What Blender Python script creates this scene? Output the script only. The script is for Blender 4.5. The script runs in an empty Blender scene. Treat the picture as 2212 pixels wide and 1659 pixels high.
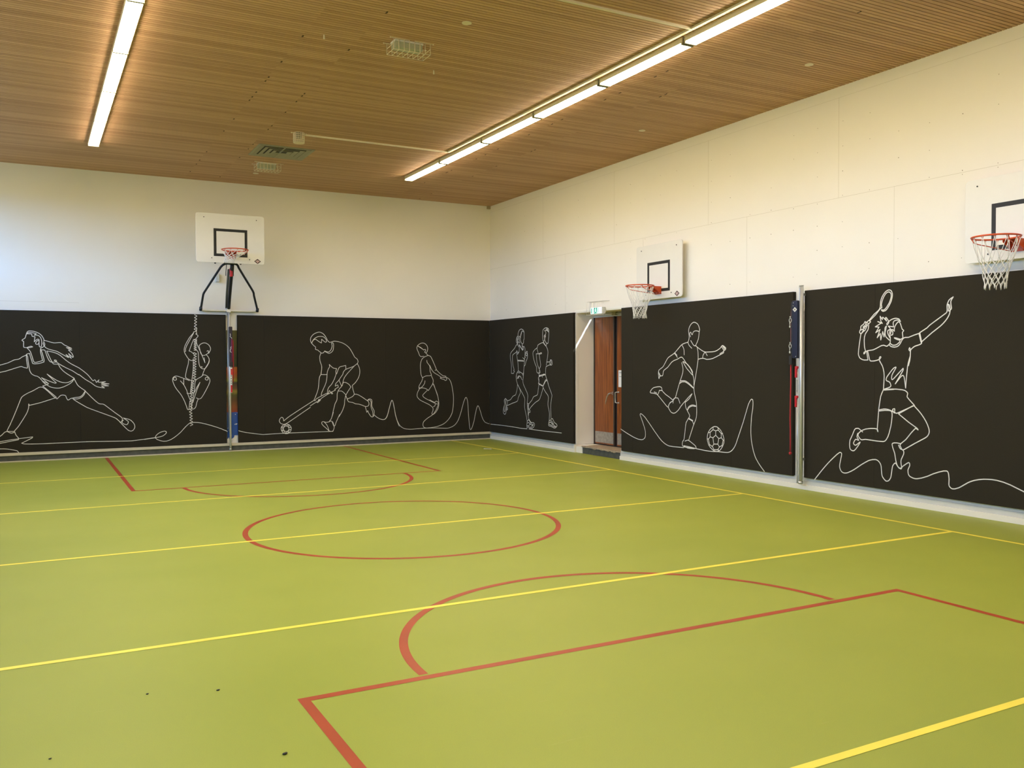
import bpy, bmesh, math, random
from mathutils import Vector, Matrix
random.seed(7)
SC = bpy.context.scene
COL = SC.collection

# ------------------------------------------------------------------ camera
cam_d = bpy.data.cameras.new('camera')
cam = bpy.data.objects.new('camera', cam_d)
COL.objects.link(cam)
cam_d.sensor_width = 36.0
cam_d.lens = 31.2645
cam_d.clip_start = 0.02
cam.location = (-9.1686, -17.9355, 1.72)
YAW, PITCH, ROLL = 0.49653678, -0.02407033, -0.00327948
fwd = Vector((math.sin(YAW)*math.cos(PITCH), math.cos(YAW)*math.cos(PITCH), math.sin(PITCH)))
rgt = Vector((math.cos(YAW), -math.sin(YAW), 0))
up = rgt.cross(fwd)
r2 = rgt*math.cos(ROLL) + up*math.sin(ROLL)
u2 = -rgt*math.sin(ROLL) + up*math.cos(ROLL)
cam.rotation_euler = Matrix((r2, u2, -fwd)).transposed().to_euler()
SC.camera = cam

# ------------------------------------------------------------------ world, exposure
SC.view_settings.view_transform = 'Standard'
SC.view_settings.look = 'None'
SC.view_settings.gamma = 1.0
SC.view_settings.use_curve_mapping = False
SC.view_settings.exposure = 0.07
W = bpy.data.worlds.new('sky'); SC.world = W; W.use_nodes = True
bg = W.node_tree.nodes['Background']
# overcast sky above a dim skyline (trees and houses outside the high windows)
wn = W.node_tree
w_tc = wn.nodes.new('ShaderNodeTexCoord'); w_sp = wn.nodes.new('ShaderNodeSeparateXYZ'); w_cr = wn.nodes.new('ShaderNodeValToRGB')
wn.links.new(w_tc.outputs['Generated'], w_sp.inputs[0]); wn.links.new(w_sp.outputs[2], w_cr.inputs[0]); wn.links.new(w_cr.outputs[0], bg.inputs[0])
w_cr.color_ramp.elements[0].position = 0.0; w_cr.color_ramp.elements[0].color = (.10, .11, .10, 1)
w_cr.color_ramp.elements[1].position = 0.04; w_cr.color_ramp.elements[1].color = (.22, .46, 1.0, 1)
bg.inputs[1].default_value = 15.0
LAMP = 54.0
BEAM = 60.0; BSIGN = 1.0
LAMP_COL = (1.0, 0.83, 0.565)
try:
    SC.cycles.use_light_tree = True
    SC.cycles.max_bounces = 10
    SC.cycles.diffuse_bounces = 8
    SC.cycles.caustics_reflective = False
    SC.cycles.caustics_refractive = False
    SC.cycles.sample_clamp_indirect = 6.0
except Exception: pass
# skylight enters through the clerestory windows of the left wall
ld = bpy.data.lights.new('window_portal', 'AREA'); ld.shape = 'RECTANGLE'; ld.size = 17.32; ld.size_y = 1.5
ld.cycles.is_portal = True
lo = bpy.data.objects.new('window_portal', ld); COL.objects.link(lo)
lo.location = (-11.3, -8.96, 4.1); lo.rotation_euler = (0, -math.pi/2, 0); lo.rotation_euler = (math.pi/2, 0, -math.pi/2)

# ------------------------------------------------------------------ materials
def rgb(h):
    h = h.lstrip('#'); v = [int(h[i:i+2], 16)/255 for i in (0, 2, 4)]
    return tuple(c/12.92 if c <= .04045 else ((c+.055)/1.055)**2.4 for c in v)
MATS = {}
def mat(name, col, rough=.5, metal=0.0, noise=0.0, scale=8.0, bump=0.0, bscale=60.0, emit=0.0, spec=.5, coat=0.0):
    if name in MATS: return MATS[name]
    if isinstance(col, str): col = rgb(col)
    m = bpy.data.materials.new(name); m.use_nodes = True; nt = m.node_tree
    b = nt.nodes['Principled BSDF']
    b.inputs['Base Color'].default_value = (*col, 1)
    b.inputs['Roughness'].default_value = rough
    b.inputs['Metallic'].default_value = metal
    b.inputs['Specular IOR Level'].default_value = spec
    if coat: b.inputs['Coat Weight'].default_value = coat
    if emit:
        b.inputs['Emission Color'].default_value = (*col, 1); b.inputs['Emission Strength'].default_value = emit
    tc = nt.nodes.new('ShaderNodeTexCoord')
    n = nt.nodes.new('ShaderNodeTexNoise'); n.inputs['Scale'].default_value = scale; n.inputs['Detail'].default_value = 4
    nt.links.new(tc.outputs['Object'], n.inputs['Vector'])
    mr = nt.nodes.new('ShaderNodeMapRange'); mr.inputs[1].default_value = .3; mr.inputs[2].default_value = .7
    mr.inputs[3].default_value = 1-noise; mr.inputs[4].default_value = 1+noise*.6
    nt.links.new(n.outputs[0], mr.inputs[0])
    mx = nt.nodes.new('ShaderNodeVectorMath'); mx.operation = 'SCALE'; mx.inputs[0].default_value = col
    nt.links.new(mr.outputs[0], mx.inputs['Scale']); nt.links.new(mx.outputs[0], b.inputs['Base Color'])
    if bump:
        n2 = nt.nodes.new('ShaderNodeTexNoise'); n2.inputs['Scale'].default_value = bscale
        nt.links.new(tc.outputs['Object'], n2.inputs['Vector'])
        bp = nt.nodes.new('ShaderNodeBump'); bp.inputs['Strength'].default_value = bump; bp.inputs['Distance'].default_value = .004
        nt.links.new(n2.outputs[0], bp.inputs['Height']); nt.links.new(bp.outputs[0], b.inputs['Normal'])
    MATS[name] = m
    return m

M_wall = mat('wall_paint', (.86, .82, .74), .75, noise=.012, scale=1.2, bump=.06, bscale=120, spec=.25)
M_wall_side = M_wall
M_fabric = mat('black_felt', (.032, .0275, .019), .95, noise=.28, scale=420, bump=.3, bscale=500, spec=.15)
M_line = mat('white_print', (.78, .76, .71), .8, noise=.03, scale=40, spec=.2)
M_white = mat('white_lacquer', (.78, .76, .70), .45, noise=.01)
M_whitep = mat('white_plastic', (.76, .74, .68), .5, noise=.01)
M_black = mat('black_paint', (.012, .012, .011), .6, noise=.05)
M_orange = mat('orange_steel', (.62, .085, .018), .38, noise=.05)
M_net = mat('white_cord', (.82, .80, .76), .8, noise=.05, scale=100)
M_alu = mat('brushed_aluminium', (.70, .70, .67), .42, .55, noise=.04, scale=60)
M_steel = mat('steel', (.62, .61, .58), .35, .85, noise=.05)
M_navy = mat('navy_enamel', (.006, .006, .024), .4, noise=.08)
M_blackblue = mat('blue_black_tube', (.012, .014, .022), .38, noise=.05)
M_red = mat('red_plastic', (.55, .012, .02), .4, noise=.05)
M_rope = mat('red_rope', (.42, .02, .03), .8, noise=.2, scale=90)
M_grey = mat('grey_skirting', (.075, .078, .068), .6, noise=.25, scale=14)
M_ledge = mat('cream_ledge', (.62, .56, .42), .6, noise=.06, scale=6)
M_base = mat('cream_skirting', (.82, .78, .68), .5, noise=.02, scale=5)
M_base2 = mat('pale_grey_skirting', (.62, .62, .57), .55, noise=.03, scale=5)
M_tan = mat('worn_threshold', (.42, .33, .22), .6, noise=.3, scale=18)
M_kick = mat('scuffed_steel', (.36, .33, .27), .5, .25, noise=.22, scale=22)
M_dark = mat('dark_gap', (.02, .012, .008), .7)
M_paper = mat('paper', (.85, .83, .8), .8)
M_ink = mat('ink', (.25, .25, .25), .8)
M_vent = mat('grey_vent', (.30, .28, .19), .5, noise=.06, scale=20)
M_ventdark = mat('vent_dark', (.045, .042, .03), .8)
M_cage = mat('cream_wire', (.80, .70, .52), .5)
M_case = mat('pale_green_case', (.42, .43, .30), .35, noise=.05)
M_yel = mat('yellow_line_paint', (1.0, .84, .095), .42, noise=.05, scale=3)
M_redl = mat('red_line_paint', (.41, .060, .017), .42, noise=.08, scale=3)
M_trunk = mat('cream_trunking', (.74, .66, .50), .5)

def wood_material(name, c1, c2, rough, sx, sy, sz, spec=.5):
    m = bpy.data.materials.new(name); m.use_nodes = True; nt = m.node_tree; b = nt.nodes['Principled BSDF']
    tc = nt.nodes.new('ShaderNodeTexCoord'); mp = nt.nodes.new('ShaderNodeMapping'); mp.inputs['Scale'].default_value = (sx, sy, sz)
    nt.links.new(tc.outputs['Object'], mp.inputs[0])
    n = nt.nodes.new('ShaderNodeTexNoise'); n.inputs['Scale'].default_value = 1; n.inputs['Detail'].default_value = 6; n.inputs['Distortion'].default_value = .6
    nt.links.new(mp.outputs[0], n.inputs['Vector'])
    cr = nt.nodes.new('ShaderNodeValToRGB'); cr.color_ramp.elements[0].position = .32; cr.color_ramp.elements[1].position = .68
    cr.color_ramp.elements[0].color = (*c1, 1); cr.color_ramp.elements[1].color = (*c2, 1)
    nt.links.new(n.outputs[0], cr.inputs[0]); nt.links.new(cr.outputs[0], b.inputs['Base Color'])
    b.inputs['Roughness'].default_value = rough; b.inputs['Specular IOR Level'].default_value = spec
    return m
M_door = wood_material('door_veneer', (.15, .036, .007), (.33, .095, .018), .36, 3, 22, 1.6, .5)

def nodes(nt):
    def N(t, **k):
        n = nt.nodes.new(t)
        for a, v in k.items(): setattr(n, a, v)
        return n
    return N
# sports floor: olive vinyl with faint mottling, scuffs and gloss variation
def floor_material():
    m = bpy.data.materials.new('olive_sports_vinyl'); m.use_nodes = True; nt = m.node_tree; b = nt.nodes['Principled BSDF']; N = nodes(nt); L = nt.links.new
    tc = N('ShaderNodeTexCoord')
    n = N('ShaderNodeTexNoise'); n.inputs['Scale'].default_value = .35; n.inputs['Detail'].default_value = 3; L(tc.outputs['Object'], n.inputs['Vector'])
    cr = N('ShaderNodeValToRGB'); cr.color_ramp.elements[0].position = .35; cr.color_ramp.elements[1].position = .68
    cr.color_ramp.elements[0].color = (*FLOOR1, 1); cr.color_ramp.elements[1].color = (*FLOOR2, 1)
    L(n.outputs[0], cr.inputs[0])
    # fine speckle
    n2 = N('ShaderNodeTexNoise'); n2.inputs['Scale'].default_value = 260; n2.inputs['Detail'].default_value = 2; L(tc.outputs['Object'], n2.inputs['Vector'])
    mr = N('ShaderNodeMapRange'); mr.inputs[1].default_value = .3; mr.inputs[2].default_value = .7; mr.inputs[3].default_value = .93; mr.inputs[4].default_value = 1.06
    L(n2.outputs[0], mr.inputs[0])
    vm = N('ShaderNodeVectorMath', operation='SCALE'); L(cr.outputs[0], vm.inputs[0]); L(mr.outputs[0], vm.inputs['Scale'])
    # scuffs: stretched noise thresholded
    mp = N('ShaderNodeMapping'); mp.inputs['Scale'].default_value = (1.3, 9.0, 1); mp.inputs['Rotation'].default_value = (0, 0, .5); L(tc.outputs['Object'], mp.inputs[0])
    n3 = N('ShaderNodeTexNoise'); n3.inputs['Scale'].default_value = 1.6; n3.inputs['Detail'].default_value = 7; n3.inputs['Roughness'].default_value = .7; L(mp.outputs[0], n3.inputs['Vector'])
    m3 = N('ShaderNodeMapRange'); m3.inputs[1].default_value = .66; m3.inputs[2].default_value = .78; m3.inputs[3].default_value = 0; m3.inputs[4].default_value = .22
    L(n3.outputs[0], m3.inputs[0])
    mix = N('ShaderNodeMix', data_type='RGBA'); L(m3.outputs[0], mix.inputs[0]); L(vm.outputs[0], mix.inputs[6]); mix.inputs[7].default_value = (.68, .64, .30, 1)
    L(mix.outputs[2], b.inputs['Base Color'])
    n4 = N('ShaderNodeTexNoise'); n4.inputs['Scale'].default_value = 1.1; L(tc.outputs['Object'], n4.inputs['Vector'])
    m4 = N('ShaderNodeMapRange'); m4.inputs[3].default_value = .42; m4.inputs[4].default_value = .56; L(n4.outputs[0], m4.inputs[0]); L(m4.outputs[0], b.inputs['Roughness'])
    b.inputs['Specular IOR Level'].default_value = .38
    return m
FLOOR1 = (.305, .355, .045); FLOOR2 = (.350, .392, .054)
M_floor = floor_material()
# slatted timber: every slat its own tone, joints every few metres
PITCH_S = 0.0575
def slat_material():
    m = bpy.data.materials.new('timber_slats'); m.use_nodes = True; nt = m.node_tree; b = nt.nodes['Principled BSDF']; N = nodes(nt); L = nt.links.new
    tc = N('ShaderNodeTexCoord'); sp = N('ShaderNodeSeparateXYZ'); L(tc.outputs['Object'], sp.inputs[0])
    def math(op, a, bb=None):
        n = N('ShaderNodeMath', operation=op)
        for i, v in enumerate((a, bb)):
            if v is None: continue
            if isinstance(v, (int, float)): n.inputs[i].default_value = v
            else: L(v, n.inputs[i])
        return n.outputs[0]
    row = math('FLOOR', math('DIVIDE', sp.outputs[1], PITCH_S))
    wn = N('ShaderNodeTexWhiteNoise', noise_dimensions='1D'); L(row, wn.inputs['W'])
    r = wn.outputs['Value']
    # joint offset differs a little from slat to slat; boards 4.2 m long
    off = math('MULTIPLY', math('FLOOR', math('MULTIPLY', r, 1.99)), 0.57)
    seg = math('DIVIDE', math('ADD', math('ADD', sp.outputs[0], 1.775), math('MULTIPLY', off, 1.0)), 4.2)
    sid = math('FLOOR', seg); fr = math('FRACT', seg)
    cb = N('ShaderNodeCombineXYZ'); L(row, cb.inputs[0]); L(sid, cb.inputs[1])
    w2 = N('ShaderNodeTexWhiteNoise', noise_dimensions='2D'); L(cb.outputs[0], w2.inputs['Vector'])
    # some slats only show an open joint
    jn = math('MULTIPLY', math('LESS_THAN', fr, .0045), math('GREATER_THAN', w2.outputs['Value'], .86))
    mp = N('ShaderNodeMapping'); mp.inputs['Scale'].default_value = (1.0, 30, 30); L(tc.outputs['Object'], mp.inputs[0])
    n = N('ShaderNodeTexNoise'); n.inputs['Scale'].default_value = 2.2; n.inputs['Detail'].default_value = 5; L(mp.outputs[0], n.inputs['Vector'])
    nb = N('ShaderNodeTexNoise'); nb.inputs['Scale'].default_value = .45; L(tc.outputs['Object'], nb.inputs['Vector'])
    t = math('ADD', math('MULTIPLY', w2.outputs['Value'], .55), math('ADD', math('MULTIPLY', n.outputs[0], .36), math('MULTIPLY', nb.outputs[0], .12)))
    cr = N('ShaderNodeValToRGB'); cr.color_ramp.elements[0].position = .2; cr.color_ramp.elements[1].position = .85
    cr.color_ramp.elements[0].color = (.43, .25, .14, 1); cr.color_ramp.elements[1].color = (.60, .375, .225, 1)
    L(t, cr.inputs[0])
    mix = N('ShaderNodeMix', data_type='RGBA'); L(jn, mix.inputs[0]); L(cr.outputs[0], mix.inputs[6]); mix.inputs[7].default_value = (.07, .035, .015, 1)
    L(mix.outputs[2], b.inputs['Base Color'])
    b.inputs['Roughness'].default_value = .6; b.inputs['Specular IOR Level'].default_value = .3
    return m
M_slat = slat_material()
M_slatdark = mat('ceiling_void', (.035, .018, .008), .9)
# old mural strip seen in the gap between the panels: bands by height
def mural_material():
    m = bpy.data.materials.new('old_mural_print'); m.use_nodes = True; nt = m.node_tree; b = nt.nodes['Principled BSDF']; N = nodes(nt); L = nt.links.new
    tc = N('ShaderNodeTexCoord'); sp = N('ShaderNodeSeparateXYZ'); L(tc.outputs['Object'], sp.inputs[0])
    nz = N('ShaderNodeTexNoise'); nz.inputs['Scale'].default_value = 9; nz.inputs['Detail'].default_value = 5; L(tc.outputs['Object'], nz.inputs['Vector'])
    a = N('ShaderNodeMath', operation='MULTIPLY_ADD'); L(nz.outputs[0], a.inputs[0]); a.inputs[1].default_value = .05; L(sp.outputs[2], a.inputs[2])
    d = N('ShaderNodeMapRange'); d.inputs[1].default_value = .22; d.inputs[2].default_value = 2.40; L(a.outputs[0], d.inputs[0])
    cr = N('ShaderNodeValToRGB'); e = cr.color_ramp; e.interpolation = 'LINEAR'
    pts = [(0, (.02, .09, .42)), (.185, (.02, .085, .40)), (.19, (.30, .04, .02)), (.235, (.24, .07, .02)), (.30, (.12, .055, .02)), (.345, (.10, .09, .02)),
           (.375, (.34, .26, .04)), (.40, (.17, .08, .03)), (.455, (.05, .04, .03)), (.475, (.40, .36, .03)), (.50, (.42, .17, .03)), (.54, (.58, .11, .02)), (.588, (.62, .17, .01)),
           (.595, (.03, .045, .012)), (.68, (.05, .055, .01)), (.80, (.085, .08, .006)), (1, (.095, .09, .008))]
    e.elements[0].position = 0; e.elements[0].color = (*pts[0][1], 1)
    e.elements[1].position = 1; e.elements[1].color = (*pts[-1][1], 1)
    for p, c in pts[1:-1]:
        x = e.elements.new(p); x.color = (*c, 1)
    L(d.outputs[0], cr.inputs[0]); L(cr.outputs[0], b.inputs['Base Color'])
    b.inputs['Roughness'].default_value = .3
    return m
M_mural = mural_material()
def emit_material(name, col, st):
    m = bpy.data.materials.new(name); m.use_nodes = True; nt = m.node_tree; nt.nodes.clear()
    e = nt.nodes.new('ShaderNodeEmission'); e.inputs[0].default_value = (*col, 1); e.inputs[1].default_value = st
    o = nt.nodes.new('ShaderNodeOutputMaterial'); nt.links.new(e.outputs[0], o.inputs[0]); return m
M_lamp = emit_material('lamp_tube_light', LAMP_COL, LAMP)
M_signlit = emit_material('lit_sign_face', (.80, 1.0, .97), 1.6)
M_signgreen = emit_material('lit_sign_green', (.0, .42, .27), 1.0)
def glass_material():
    m = bpy.data.materials.new('window_glass'); m.use_nodes = True; nt = m.node_tree; nt.nodes.clear()
    g = nt.nodes.new('ShaderNodeBsdfGlossy'); g.inputs['Roughness'].default_value = .02
    t = nt.nodes.new('ShaderNodeBsdfTransparent'); t.inputs[0].default_value = (.93, .97, .96, 1)
    mx = nt.nodes.new('ShaderNodeMixShader'); mx.inputs[0].default_value = .08
    o = nt.nodes.new('ShaderNodeOutputMaterial')
    nt.links.new(t.outputs[0], mx.inputs[1]); nt.links.new(g.outputs[0], mx.inputs[2]); nt.links.new(mx.outputs[0], o.inputs[0]); return m
M_glass = glass_material()

# ------------------------------------------------------------------ mesh helpers
class MB:
    def __init__(s): s.v = []; s.f = []; s.m = []; s.sm = []; s.mi = 0
    def add(s, vs, fs, smooth=False):
        o = len(s.v); s.v += [tuple(v) for v in vs]
        for f in fs: s.f.append(tuple(i+o for i in f)); s.m.append(s.mi); s.sm.append(smooth)
        return s
    def box(s, x0, x1, y0, y1, z0, z1):
        x0, x1 = sorted((x0, x1)); y0, y1 = sorted((y0, y1)); z0, z1 = sorted((z0, z1))
        v = [(x, y, z) for z in (z0, z1) for y in (y0, y1) for x in (x0, x1)]
        return s.add(v, [(0, 2, 3, 1), (4, 5, 7, 6), (0, 1, 5, 4), (2, 6, 7, 3), (0, 4, 6, 2), (1, 3, 7, 5)])
    def tube(s, pts, r, n=10, closed=False, caps=True, smooth=True):
        P = [Vector(p) for p in pts]; k = len(P)
        R = r if isinstance(r, (list, tuple)) else [r]*k
        ring = []; ref = None
        for i in range(k):
            if closed: t = (P[(i+1) % k]-P[i-1])
            else: t = P[min(i+1, k-1)]-P[max(i-1, 0)]
            if t.length < 1e-9: t = Vector((0, 0, 1))
            t.normalize()
            if ref is None:
                ref = Vector((0, 0, 1)) if abs(t.z) < .9 else Vector((1, 0, 0))
            u = (ref - t*ref.dot(t))
            if u.length < 1e-6: u = t.orthogonal()
            u.normalize(); ref = u; w = t.cross(u)
            ring.append([P[i] + (u*math.cos(2*math.pi*j/n) + w*math.sin(2*math.pi*j/n))*R[i] for j in range(n)])
        vs = [q for rr in ring for q in rr]; fs = []
        for i in range(k if closed else k-1):
            a = i*n; b = ((i+1) % k)*n
            for j in range(n): fs.append((a+j, a+(j+1) % n, b+(j+1) % n, b+j))
        s.add(vs, fs, smooth)
        if caps and not closed:
            o = len(s.v) - len(vs)
            s.f.append(tuple(o+j for j in reversed(range(n)))); s.m.append(s.mi); s.sm.append(False)
            s.f.append(tuple(o+(k-1)*n+j for j in range(n))); s.m.append(s.mi); s.sm.append(False)
        return s
    def prism(s, poly, ax, a, b):
        # poly: 2D points in the other two axes (in axis order), extruded along axis ax from a to b
        def P(p, c):
            q = list(p); q.insert(ax, c); return tuple(q)
        n = len(poly); v = [P(p, a) for p in poly]+[P(p, b) for p in poly]
        f = [tuple(range(n)), tuple(range(2*n-1, n-1, -1))]+[(i, i+n, (i+1) % n+n, (i+1) % n) for i in range(n)]
        return s.add(v, f)
    def ball(s, c, r, n=12, sq=(1, 1, 1)):
        v = []; f = []; m = n//2
        for i in range(1, m):
            a = math.pi*i/m
            for j in range(n):
                b = 2*math.pi*j/n
                v.append((c[0]+r*sq[0]*math.sin(a)*math.cos(b), c[1]+r*sq[1]*math.sin(a)*math.sin(b), c[2]+r*sq[2]*math.cos(a)))
        t = len(v); v.append((c[0], c[1], c[2]+r*sq[2])); v.append((c[0], c[1], c[2]-r*sq[2]))
        for i in range(m-2):
            for j in range(n): f.append((i*n+j, (i+1)*n+j, (i+1)*n+(j+1) % n, i*n+(j+1) % n))
        for j in range(n): f.append((t, j, (j+1) % n)); f.append((t+1, (m-2)*n+(j+1) % n, (m-2)*n+j))
        return s.add(v, f, True)
    def build(s, name, mats, parent=None, bevel=0, loc=None, recalc=True):
        me = bpy.data.meshes.new(name)
        vs = s.v
        if loc is not None: vs = [(a[0]-loc[0], a[1]-loc[1], a[2]-loc[2]) for a in vs]
        me.from_pydata(vs, [], s.f)
        for i, p in enumerate(me.polygons): p.material_index = s.m[i]; p.use_smooth = s.sm[i]
        if not isinstance(mats, (list, tuple)): mats = [mats]
        for m in mats: me.materials.append(m)
        if recalc:
            bm = bmesh.new(); bm.from_mesh(me); bmesh.ops.recalc_face_normals(bm, faces=bm.faces); bm.to_mesh(me); bm.free()
        me.update()
        o = bpy.data.objects.new(name, me); COL.objects.link(o)
        if loc is not None: o.location = loc
        if parent is not None:
            o.parent = parent
            # geometry of parts is given in world metres: undo the parent's place
            off = Vector((0, 0, 0)); q = parent
            while q is not None: off += q.location; q = q.parent
            o.location = Vector(loc if loc is not None else (0, 0, 0)) - off
        if bevel:
            b = o.modifiers.new('bevel', 'BEVEL'); b.width = bevel; b.segments = 2; b.limit_method = 'ANGLE'; b.angle_limit = .6
        return o
def thing(name, loc, label, cat, group=None):
    o = bpy.data.objects.new(name, None); COL.objects.link(o); o.location = loc; o.empty_display_size = .1
    o['label'] = label; o['category'] = cat
    if group: o['group'] = group
    return o
def tag(o, label, cat, group=None):
    o['label'] = label; o['category'] = cat
    if group: o['group'] = group
    return o
def struct(o, label=None, cat=None):
    o['kind'] = 'structure'
    if label: o['label'] = label
    if cat: o['category'] = cat
    return o
def copy_tree(o, loc, label, group=None):
    c = o.copy(); COL.objects.link(c); c.location = loc; c['label'] = label
    if group: c['group'] = group
    for ch in list(o.children):
        d = ch.copy(); COL.objects.link(d); d.parent = c
        for g in list(ch.children):
            e = g.copy(); COL.objects.link(e); e.parent = d
    return c
def arc(cx, cy, r, a0, a1, n):
    return [(cx+r*math.cos(a0+(a1-a0)*i/n), cy+r*math.sin(a0+(a1-a0)*i/n)) for i in range(n+1)]
def rrect(a0, a1, b0, b1, r, n=6):
    out = []
    for cx, cy, s in ((a1-r, b1-r, 0), (a0+r, b1-r, 90), (a0+r, b0+r, 180), (a1-r, b0+r, 270)):
        out += arc(cx, cy, r, math.radians(s), math.radians(s+90), n)
    return out
PI = math.pi

# ------------------------------------------------------------------ setting
XL, YF, ZC = -11.25, -18.25, 5.24          # left wall, near wall, ceiling height
fl = MB().box(XL-.3, .55, YF-.3, .3, -.15, 0).build('floor', M_floor); struct(fl, 'olive green vinyl sports floor with painted court lines', 'floor')

# painted court lines (parts of the floor)
def quad_strip(mb, inner, outer, z, z0=0.0):
    n = len(inner)
    v = [(p[0], p[1], z) for p in inner]+[(p[0], p[1], z) for p in outer]
    mb.add(v, [(i, i+1, n+i+1, n+i) for i in range(n-1)])
def flat(mb, x0, x1, y0, y1, z): mb.add([(x0, y0, z), (x1, y0, z), (x1, y1, z), (x0, y1, z)], [(0, 1, 2, 3)])
LW = .055
def line_obj(mb, label, m, nm):
    o = mb.build(nm, m, fl); o['label'] = label; return o
for y, n in ((-3.174, 'first thin yellow crosswise line from the back wall'), (-6.20, 'second yellow crosswise line from the back wall'), (-9.20, 'yellow crosswise line through the centre circle'),
             (-12.19, 'yellow crosswise line across the near red arc'), (-15.244, 'nearest yellow crosswise line')):
    mb = MB(); flat(mb, XL, -1.012, y-.025, y+.025, .0016); line_obj(mb, n, M_yel, 'yellow_court_line')
mb = MB(); flat(mb, -1.037, -.987, YF, -.07, .0019); line_obj(mb, 'long yellow side line beside the right wall', M_yel, 'yellow_court_line')
KX0, KX1 = -7.99, -3.43
def key(ywall, yline, s):
    mb = MB()
    flat(mb, KX0, KX0+LW, min(ywall, yline), max(ywall, yline), .001)
    flat(mb, KX1-LW, KX1, min(ywall, yline), max(ywall, yline), .001)
    flat(mb, KX0+LW, KX1-LW, min(yline, yline+s*LW), max(yline, yline+s*LW), .001)
    return mb
mb = key(-.07, -4.985, 1); line_obj(mb, 'red free throw lane at the back wall', M_redl, 'red_lane_marking')
mb = key(YF, -13.44, -1); line_obj(mb, 'red free throw lane in the foreground', M_redl, 'red_lane_marking')
CX = -5.69
for cy, r, a0, a1, n in ((-4.96, 1.655, PI, 2*PI, 'red half circle below the far lane'), (-13.42, 1.62, 0, PI, 'large red half circle in the foreground'), (-9.12, 1.655, 0, 2*PI, 'red centre circle')):
    mb = MB(); quad_strip(mb, arc(CX, cy, r-LW, a0, a1, 96), arc(CX, cy, r, a0, a1, 96), .0013); line_obj(mb, n, M_redl, 'red_circle_marking')

# ceiling: dark void board with real slats below it
cl = MB(); cl.box(XL-.3, .3, YF-.3, .3, ZC+.012, ZC+.25); cl.mi = 1
ns = int(abs(YF)/PITCH_S)
for i in range(ns+1):
    y0 = -i*PITCH_S
    cl.box(XL-.05, .05, y0-PITCH_S+.004, y0-.004-.004, ZC, ZC+.02)
struct(cl.build('ceiling', [M_slatdark, M_slat], recalc=False), 'brown ceiling of narrow timber slats', 'ceiling')

# walls
wb = MB(); wb.box(XL-.3, .3, 0, .25, -.1, ZC+.2)
wbo = struct(wb.build('wall_back', M_wall), 'cream painted back wall above the black panels', 'wall')
NY0, NY1, NZ, ND = -3.58, -5.07, 2.655, .40            # door niche
wr = MB(); wr.box(0, .55, NY0, .25, -.1, ZC+.2); wr.box(0, .55, YF-.3, NY1, -.1, ZC+.2); wr.box(0, .55, NY1, NY0, NZ, ZC+.2); wr.box(ND+.08, .55, NY1, NY0, -.1, NZ)
wro = struct(wr.build('wall_right', M_wall), 'cream boarded right wall with fine seams and screw dots', 'wall')
# board seams and screw heads of the right wall
sm = MB()
def seam_y(z, y0, y1, w=.0013): sm.box(-.0012, .001, y0, y1, z-w, z+w)
def seam_z(y, z0, z1, w=.0012): sm.box(-.0012, .001, y-w, y+w, z0, z1)
seam_y(5.10, YF, 0, .001); seam_y(3.822, YF, -.02, .0015)
yy = -2.355
while yy > YF: seam_z(yy, 3.822, 5.10); yy -= 2.495
yy = -.70-2.5
for yy in (-3.2, -5.70, -8.18, -10.68, -13.17, -15.66): seam_z(yy, 2.66, 3.822)
sm.build('panel_seam', mat('seam_line', (.58, .53, .43), .9), wro)  # board joints as thin strips, a darker cream than the wall
sd = MB()
j = 0
yy = -.35
while yy > -17.5:
    for z in (4.79, 4.472, 4.155, 3.845, 3.80, 3.508, 3.19, 2.873):
        if random.random() < (.62 if yy < -6 else .28) and not (-6.95 < yy < -5.6 and z < 3.7) and not (-12.95 < yy < -11.65 and z < 3.7):
            r = .0045 if random.random() < .6 else .006
            sd.add([(-.0016, yy+r*math.cos(a), z+r*math.sin(a)) for a in [k*PI/3 for k in range(6)]], [tuple(range(6))])
    yy -= .4155
sdo = sd.build('screw_dots', mat('screw_hole', (.16, .12, .07), .9), wro); sdo['kind'] = 'stuff'
# back wall seam at the far left, corner wood block
MB().box(-11.2, -8.37, -.0012, .001, 2.8275, 2.8305).build('panel_seam', MATS['seam_line'], wbo)
# left wall with a clerestory window band, near wall
wl = MB(); wl.box(XL-.25, XL, YF-.3, .25, -.1, 3.35); wl.box(XL-.25, XL, YF-.3, .25, 4.85, ZC+.2); wl.box(XL-.25, XL, -.30, .25, 3.35, 4.85); wl.box(XL-.25, XL, YF-.3, -17.62, 3.35, 4.85)
struct(wl.build('wall_left', M_wall), 'cream painted left wall with high windows', 'wall')
wf = MB(); wf.box(XL-.3, .55, YF-.3, YF, -.1, ZC+.2)
struct(wf.build('wall_front', M_wall), 'cream painted wall behind the viewpoint', 'wall')
for i in range(7):
    y0 = -.30-i*17.32/7; y1 = y0-17.32/7
    f = MB(); t = .035
    f.box(XL-.14, XL-.06, y1, y0, 3.35, 3.35+t*2); f.box(XL-.14, XL-.06, y1, y0, 4.85-t*2, 4.85)
    f.box(XL-.14, XL-.06, y0-t*2, y0, 3.35+t*2, 4.85-t*2); f.box(XL-.14, XL-.06, y1, y1+t*2, 3.35+t*2, 4.85-t*2)
    wo = struct(f.build('window_%d' % (i+1), M_white), 'high daylight window in the left wall', 'window')
    MB().box(XL-.105, XL-.1, y1+t*2, y0-t*2, 3.35+t*2, 4.85-t*2).build('glass', M_glass, wo)

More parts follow.
